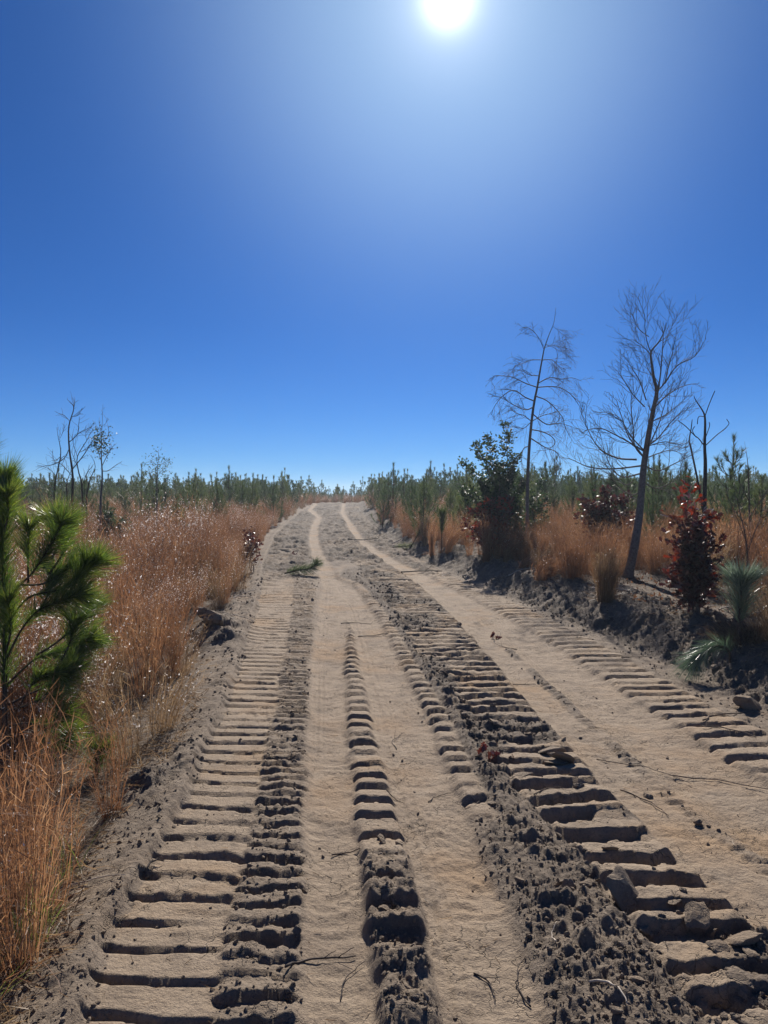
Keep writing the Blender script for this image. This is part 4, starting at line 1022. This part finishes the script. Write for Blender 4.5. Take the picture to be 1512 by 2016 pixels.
bare_tree('bare_shrub', [[(4.75,.5),(4.7,1.0),(4.62,1.4),(4.6,1.65)],[(4.7,.9),(4.95,1.3),(5.2,1.5)],[(4.7,1.0),(4.5,1.3),(4.35,1.5)]], 9.6, (4.75, 9.6), (.016, .004), 'low leafless twiggy shrub rising from the beige weed clump', None, M_TWIG, 7, 65, length=.3, minr=.0022, depth=0, cat='shrub')
rr = rngf(62); c0 = np.array(POLE[0][3]); mb = MB()
pos = np.concatenate([np.array([c0[0], 15.0, c0[1] + .28]) + rr.normal(size=(360, 3)) * [.11, .11, .19], np.array([c0[0] - .12, 15.0, c0[1] + .3]) + rr.normal(size=(60, 3)) * [.07, .07, .06]])
pt = bpy.data.objects['pole_tree']
leaves(mb, pos - np.array(pt.location), rr.uniform(.03, .06, len(pos)), rr, rr.random(len(pos)), True)
link('foliage', mb.mesh('foliage', M_DARKLEAF), pt)
lt = bare_tree('leafy_sapling', LEAFY, 16.0, (LEAFY[0][0][0], 16.0), (.02, .004), 'airy small-leaved sapling above the left pines, right of the pole tree', None, M_BARK, 5, 63, length=.25, minr=.0025, depth=0)
mb = MB(); pos = []
for l in LEAFY:
    P = np.array(l); t = rr.random(70) ** .6
    px = np.interp(t, np.linspace(0, 1, len(P)), P[:, 0]); pz = np.interp(t, np.linspace(0, 1, len(P)), P[:, 1])
    pos.append(np.stack([px, np.full(70, 16.0), pz], 1) + rr.normal(size=(70, 3)) * .09)
pos = np.concatenate(pos)
leaves(mb, pos - np.array(lt.location), rr.uniform(.025, .05, len(pos)), rr, .3 + .7 * rr.random(len(pos)), True); link('foliage', mb.mesh('foliage', M_DARKLEAF), lt)
# ---- evergreen and red-leaved bushes
leafy_shrub('evergreen_bush', 2.45, 15.3, [(-.60, 0, 2.32), (-.30, .15, 2.5), (.05, 0, 2.72), (-.80, .1, 1.9), (.34, -.1, 2.1), (.52, .2, 1.5), (-.92, -.1, 1.35), (-.12, -.2, 1.9), (.1, 0, 1.2), (-.4, 0, 1.5), (.2, .1, 1.7)], 10500, .066, M_DARKLEAF, 71,
            'tall dark evergreen bush with upright tips on the right, beside the drooping bare tree', 'bush', oval=True, rad=.21, base_spread=.16, stem_r=.02)
leafy_shrub('evergreen_bush', 3.25, 15.6, [(.0, 0, 1.5), (.2, .1, 1.25), (-.15, 0, 1.1)], 1500, .06, M_DARKLEAF, 72, 'small evergreen bush right of the drooping bare tree trunk', 'bush', oval=True, rad=.2)
leafy_shrub('evergreen_bush', -5.75, 15.6, [(.0, 0, 1.2), (.25, .1, 1.0), (-.2, 0, .95), (.1, 0, .7)], 2600, .06, M_DARKLEAF, 73, 'dark evergreen bush at the foot of the pole tree, left side', 'bush', oval=True, rad=.25)
leafy_shrub('red_oak_bush', 3.36, 8.07, [(0, 0, 1.42), (-.18, .05, 1.12), (.16, .1, 1.15), (-.24, -.05, .8), (.22, 0, .85), (0, -.1, .95), (-.12, .1, .55), (.1, -.1, .6)], 2300, .075, M_REDLEAF, 74,
            'dark oak bush with glossy maroon and red leaves right of the large bare tree', 'bush', rad=.20, hot=.38, tone=(.0, .5))
leafy_shrub('red_oak_bush', 4.35, 14.4, [(0, 0, 1.3), (-.4, 0, 1.1), (.4, 0, 1.15), (-.2, .2, .9), (.25, -.2, .9), (-.55, 0, .75), (.5, 0, .7)], 3200, .085, M_REDLEAF, 75,
            'wide maroon oak bush behind the trunk of the large bare tree', 'bush', rad=.34, hot=.85, tone=(.05, .5))
leafy_shrub('red_oak_bush', 2.12, 14.6, [(0, 0, 1.15), (-.3, 0, .95), (.3, 0, 1.1), (-.15, .2, .8), (.2, -.2, .75), (-.45, 0, .6)], 2600, .08, M_REDLEAF, 76,
            'red-leaved oak bush below the tall evergreen bush', 'bush', rad=.28, hot=.15, tone=(.1, .6))
leafy_shrub('red_oak_bush', -2.55, 14.2, [(0, 0, .75), (.08, 0, .55), (-.08, .1, .6)], 600, .06, M_REDLEAF, 77, 'small dark red-leaved bush at the road end of the left meadow', 'bush', rad=.16, hot=.6, tone=(.1, .6))
leafy_shrub('red_oak_bush', -5.0, 16.6, [(0, 0, .85), (.2, 0, .7), (-.2, .1, .7)], 420, .07, M_REDLEAF, 78, 'dark purple-leaved bush at the back of the left meadow', 'bush', rad=.22, hot=.8, tone=(.0, .4))
print('trees', time.time() - T0)

# ================================================================== loose things on the ground
def clod_mesh(name, seed, flat=.7, ang=1.0, sub=2, m=None):
    import bmesh
    rr = rngf(seed); bm = bmesh.new(); bmesh.ops.create_icosphere(bm, subdivisions=sub, radius=1)
    V = np.array([v.co[:] for v in bm.verts])
    for k in range(int(7 * ang) + 3):          # cut flat faces
        nn = unit(rr.normal(size=3)); d = .45 + .4 * rr.random(); p = V @ nn; V -= np.outer(np.maximum(p - d, 0), nn)
    V *= 1 + .13 * noise(V[:, 0] * 3 + seed, V[:, 1] * 3 + V[:, 2] * 2.3, seed)[:, None] + .07 * noise(V[:, 0] * 8 + seed, V[:, 1] * 8 + V[:, 2] * 6.3, seed + 1)[:, None]
    V *= [1, .75 + .4 * rr.random(), flat]
    for v, c_ in zip(bm.verts, V): v.co = c_
    me = bpy.data.meshes.new(name); bm.to_mesh(me); bm.free(); me.materials.append(m or M_CLOD); return me
CM = [clod_mesh('soil_crumb', 800 + i, .7, 1, 1) for i in range(5)]
CB = [clod_mesh('soil_clod', 820 + i, .62, 1.2, 3) for i in range(7)]
SL = [clod_mesh('soil_slab', 840 + i, .28, 1.6, 3) for i in range(5)]
r = rngf(91)
k = 150000; yy = 1.5 * (14 / 1.5) ** r.random(k); xx = r.uniform(-1, 1, k) * .62 * (yy + .8) + .2
_, ch, fl = detail(xx, yy)
keep = (r.random(k) < np.clip(ch - .12, 0, 1) ** 1.6 * 1.0 + .006) & (xx > EDGE_L(yy) - .3) & (xx < BERM(yy) + 1.4)
xx, yy = xx[keep], yy[keep]; k = len(xx); zz = ground_z(xx, yy)
ss = (.0022 + .0125 * r.random(k) ** 4.5) * np.interp(yy, [1.5, 4, 14], [1, 1.2, 2.4])
scatter('loose_soil_crumbs', CM, np.stack([xx, yy, zz + ss * .12], 1), r.uniform(0, 6.28, (k, 3)), ss, r.integers(0, 5, k), label='loose crumbs of dark soil strewn over the prints, ridges and bank', cat='soil')
print('crumbs', k, time.time() - T0)
# larger clods, each a thing
places = []
def zone(n, f, lo, hi, slab, lab, group, ymin, ymax, seed):
    rr = rngf(seed)
    for i in range(n):
        y = ymin * (ymax / ymin) ** rr.random(); a, b_ = f(y); x = a + (b_ - a) * rr.random()
        s_ = float(lo + (hi - lo) * rr.random() ** 2.2) * (1.0 if slab else .68)
        me = (SL if slab else CB)[int(rr.integers(0, 5))]
        o = link('flat_soil_piece' if slab else 'soil_clod', me, loc=(x, y, gz(x, y) + s_ * (.12 if slab else .22)), label=lab, cat='clod', group=group)
        o.rotation_euler = (rr.normal() * .35, rr.normal() * .35, rr.random() * 6.28); o.scale = (s_,) * 3
zone(42, lambda y: (BR(y) + .08, CL(y) + .12), .018, .052, False, 'dark soil clod in the crumbly ridge right of the second tyre rut', 'clods of the middle ridge', 2.0, 7, 1)
zone(46, lambda y: (CL(y), DL(y)), .018, .06, False, 'dark soil clod lying in the broken steps of the right track band', 'clods of the right track band', 2.0, 9, 2)
zone(34, lambda y: (CL(y), DL(y)), .03, .10, True, 'flat broken soil slab tilted in the right track band', 'slabs of the right track band', 2.0, 8, 3)
zone(22, lambda y: (AR(y) + .02, BL(y) - .02), .014, .036, False, 'soil clod heaped on the strip between the two left ruts', 'clods between the left ruts', 2.0, 3.5, 4)
zone(16, lambda y: (LR(y) - .14, LR(y)), .014, .036, False, 'soil clod beside the left rut on the second-pass prints', 'clods beside the left rut', 2.0, 7, 5)
zone(30, lambda y: (BERM(y) - .1, BERM(y) + .9), .025, .07, False, 'soil clod on the slope of the right bank', 'clods on the right bank', 4.5, 13, 6)
zone(14, lambda y: (LL(y) - .3, LL(y)), .012, .034, False, 'small soil clod on the loose left shoulder', 'clods on the left shoulder', 2.0, 8, 7)
zone(12, lambda y: (LL(y), LL(y) + .42), .01, .02, False, 'small soil clod resting on a smooth track-shoe print on the left', 'clods on the left prints', 2.2, 8, 8)
for nm, me, x, y, s_, lab, rot in [
    ('flat_soil_piece', SL[2], .93, 2.86, .10, 'largest tilted soil slab propped up at the edge of the right track band', (.9, .3, .4)),
    ('soil_clod', CB[1], 1.55, 3.62, .03, 'lone dark clod in the right rut, nearest the picture edge', (0, 0, 1)),
    ('soil_clod', CB[3], 1.42, 3.95, .028, 'lone dark clod left of the other one in the right rut', (0, 0, 2)),
    ('soil_clod', CB[5], 2.72, 5.5, .10, 'big rounded dark clod at the foot of the right bank', (.3, 0, 2)),
    ('soil_clod', CB[2], -1.9, 8.35, .16, 'large dark lump of turf on the mound at the left road edge', (.3, .4, 2)),
    ('soil_clod', CB[4], -2.1, 8.75, .13, 'second dark lump on the left mound, behind the large one', (.1, .4, 1)),
    ('soil_clod', CB[0], -1.72, 8.2, .09, 'smaller dark lump on the road side of the left mound', (.1, 1.4, 1))]:
    o = link(nm, me, loc=(x, y, gz(x, y) + s_ * .3), label=lab, cat='clod'); o.rotation_euler = rot; o.scale = (s_,) * 3
# sticks and twigs
def stick(x, y, ang, L, rad, m, lab, seed, side=2, name='stick', curve=.15, lift=.03):
    rr = rngf(seed); tt = np.linspace(-.5, .5, 9); dx, dy = math.cos(ang), math.sin(ang)
    P = np.stack([dx * L * tt - dy * curve * L * np.cos(tt * 3.14), dy * L * tt + dx * curve * L * np.cos(tt * 3.14)], 1) + rr.normal(size=(9, 2)) * L * .02
    px, py = P[:, 0] + x, P[:, 1] + y; z0 = gz(x, y)
    zz = ground_z(px, py); zl = np.polyval(np.polyfit(tt, zz, 2), tt); zl += max(0, float((zz - zl).max()) * .6) + rad + lift * L * np.abs(rr.random()) * (tt + .5)
    Q = np.stack([P[:, 0], P[:, 1], zl - z0], 1); mb = MB(); tube(mb, smooth_path(Q, 2), np.linspace(rad, rad * .45, 17), 5)
    if side: side_twigs(mb, Q, rad * .8, rr, side, L * .38, (.4, .9), .05, .0, 0, .25, rad * .35)
    return link(name, mb.mesh(name, m, True), loc=(x, y, z0), label=lab, cat='stick')
ST = [(.11,4.88,1.4,.34,.0028,M_CHAR,'thin dark twig standing out in the second rut, farthest of its twigs'),(-.35,9.11,.1,.35,.006,M_CHAR,'dark forked twig lying across the strip between the left ruts'),(-.05,8.4,.05,.5,.005,M_CHAR,'dark stick lying straight across the second rut'),
(.72,14.1,.1,.8,.014,M_CHAR,'dark stick across the right rut where it bends'),(1.36,3.85,-1.2,.34,.004,M_TWIG,'split brown stick between the right band and right rut'),(.30,3.95,.7,.16,.003,M_CHAR,'small hooked twig at the right side of the second rut'),
(.06,3.9,-.6,.12,.0025,M_CHAR,'tiny bent twig in the middle of the second rut'),(-.17,3.31,.03,.13,.004,M_TWIG,'reddish straight twig lying across the first rut'),(-.22,2.50,.5,.26,.005,M_CHAR,'forked dark twig in the first rut near the camera'),
(-.10,2.43,1.2,.2,.0026,M_CHAR,'thin upright twig beside the forked one in the first rut'),(.33,2.42,-1.2,.14,.0035,M_CHAR,'short dark twig in the second rut near the camera'),(.47,2.42,1.5,.2,.003,M_CHAR,'wavy dark twig near the right side of the second rut'),
(1.50,4.3,-.7,.55,.003,M_TWIG,'long thin branch lying along the right rut'),(1.95,4.0,-.75,.7,.0035,M_TWIG,'longest branch lying along the right rut toward the picture edge'),(.70,2.28,-1.1,.17,.0045,M_PALE,'pale broken splinter at the bottom beside the ridge'),
(.62,2.62,1.35,.12,.003,M_PALE,'short white splinter standing in the ridge clods'),(-.98,3.12,1.1,.12,.006,M_CHAR,'dark root end sticking up from a left print'),(3.0,9.7,-.5,.55,.012,M_PALE,'pale stick under the dense tan grass clump'),
(2.5,5.25,.4,.6,.006,M_TWIG,'forked brown branch lying over the outer right prints'),(2.3,4.9,-.6,.35,.005,M_TWIG,'short brown branch beside the outer right prints'),(2.3,12.2,.1,.5,.008,M_PALE,'pale stick on the right bank among bent grass'),
(1.15,13.6,.9,.3,.009,M_PALE,'short bleached stick on the lower right bank'),(.55,20.6,.3,.7,.02,M_PALE,'bleached wood scrap at the top of the right bank'),(-2.15,11.3,.9,.45,.009,M_PALE,'upper pale splintered root at the left road edge'),
(-2.0,10.7,.4,.4,.008,M_PALE,'middle pale splintered root at the left road edge'),(-1.75,8.9,.3,.35,.006,M_PALE,'lowest pale root fibres on the left mound'),(-.62,21.5,.2,.9,.02,M_CHAR,'dark stick lying between the ruts at the far bend'),
(-1.30,2.95,.05,.5,.004,M_PALE,'pale dead stalk reaching across the left shoulder'),(.88,3.9,.5,.2,.004,M_TWIG,'brown twig in the right track band steps'),(-.55,4.5,1.4,.1,.003,M_CHAR,'short dark twig on the second-pass prints'),
(2.45,7.2,.3,.28,.005,M_TWIG,'small twig at the foot of the right bank'),(1.2,6.3,.2,.2,.004,M_CHAR,'short twig on the near part of the right rut'),(1.30,7.9,2.2,.35,.004,M_CHAR,'curved dark twig high on the right rut'),
(4.1,8.4,.3,.7,.008,M_PALE,'pale stick on the litter left of the dark oak bush'),(3.7,8.9,-.4,.5,.006,M_PALE,'thin pale stick on the open litter behind the bank')]
for i, (x, y, a, L, rad, m, lab) in enumerate(ST):
    stick(x, y, a, L, rad, m, lab, 900 + i, side=(0 if 'straight' in lab or 'splinter' in lab else 2))
stick(-4.35, 26.6, .06, 1.15, .045, M_PALE, 'white fallen log at the far end of the left meadow', 990, 0, 'fallen_log', .02)
# dead leaves on the road
mb = MB(); leaves(mb, np.array([[0, 0, .02]] * 14) + rngf(5).normal(size=(14, 3)) * [.06, .05, .008], .06, rngf(6), .45)
for x, y, lab in ((1.30, 8.3, 'spray of dead red oak leaves on the outer right prints'), (.66, 4.35, 'dead brown oak leaves caught in the right track band'), (-2.05, 17.2, 'dead leaves on the churned left side of the far road')):
    link('dead_leaf_spray', mb.mesh('dead_leaves', M_REDLEAF), loc=(x, y, gz(x, y)), label=lab, cat='dead leaves')
# litter: straw, chips and leaves on the open ground
r = rngf(97); mb = MB()
k = 38000; yy = 2 * (20 / 2) ** r.random(k); xx = r.uniform(-1, 1, k) * .6 * (yy + 1)
ok = ((xx < EDGE_L(yy) + .05) | (xx > BERM(yy) + .35)); xx, yy = xx[ok], yy[ok]; k = len(xx)
dd = r.normal(size=(k, 3)); dd[:, 2] *= .12
blades(mb, np.stack([xx, yy, ground_z(xx, yy) + .012], 1), dd, r.uniform(.03, .16, k), .0045, r.random(k), r, None, 1)
link('straw_litter', mb.mesh('straw', M_GRASS_TAN), label='short dry straw and needle litter on the dark soil beside the road', cat='litter', kind='stuff')
mb = MB(); k = 2600; xx = r.uniform(2.2, 6, k); yy = r.uniform(6, 13, k); ok = xx > BERM(yy) + .7; xx, yy = xx[ok], yy[ok]; k = len(xx)
leaves(mb, np.stack([xx, yy, ground_z(xx, yy) + .012], 1), r.uniform(.03, .06, k), r, r.random(k) * .6, True, .0)
link('leaf_litter', mb.mesh('leaf_litter', M_GRASS), label='fallen brown leaves on the open ground under the dark oak bush', cat='litter', kind='stuff')
# few straws on the road itself
mb = MB(); k = 900; yy = 1.8 * (14 / 1.8) ** r.random(k); xx = r.uniform(-1.2, 2.4, k)
dd = r.normal(size=(k, 3)); dd[:, 2] *= .1
blades(mb, np.stack([xx, yy, ground_z(xx, yy) + .004], 1), dd, r.uniform(.015, .07, k), .0022, r.random(k), r, r.normal(size=(k, 3)) * .006, 2)
link('road_straw', mb.mesh('road_straw', M_GRASS_TAN), label='tiny straws and chips scattered over the road soil', cat='litter', kind='stuff')
# ================================================================== air
def build_haze():
    x0, x1, y0, y1, z0, z1 = -330, 330, -60, 620, -4.0, 9.0
    V = [(x, y, z) for z in (z0, z1) for y in (y0, y1) for x in (x0, x1)]
    F = [(0, 2, 3, 1), (4, 5, 7, 6), (0, 1, 5, 4), (2, 6, 7, 3), (0, 4, 6, 2), (1, 3, 7, 5)]
    me = bpy.data.meshes.new('haze'); me.from_pydata(V, [], F); me.update()
    m = bpy.data.materials.new('haze_air'); m.use_nodes = True; t = m.node_tree
    for n in list(t.nodes): t.nodes.remove(n)
    o = t.nodes.new('ShaderNodeOutputMaterial'); v = t.nodes.new('ShaderNodeVolumePrincipled')
    v.inputs['Density'].default_value = HAZE_D; v.inputs['Color'].default_value = (.72, .86, 1.0, 1); v.inputs['Anisotropy'].default_value = .35
    t.links.new(v.outputs[0], o.inputs['Volume']); me.materials.append(m)
    link('haze', me, kind='stuff', label='thin pale haze in the air over the far pines', cat='haze')
HAZE_D = .0011
build_haze()
print('done', time.time() - T0)
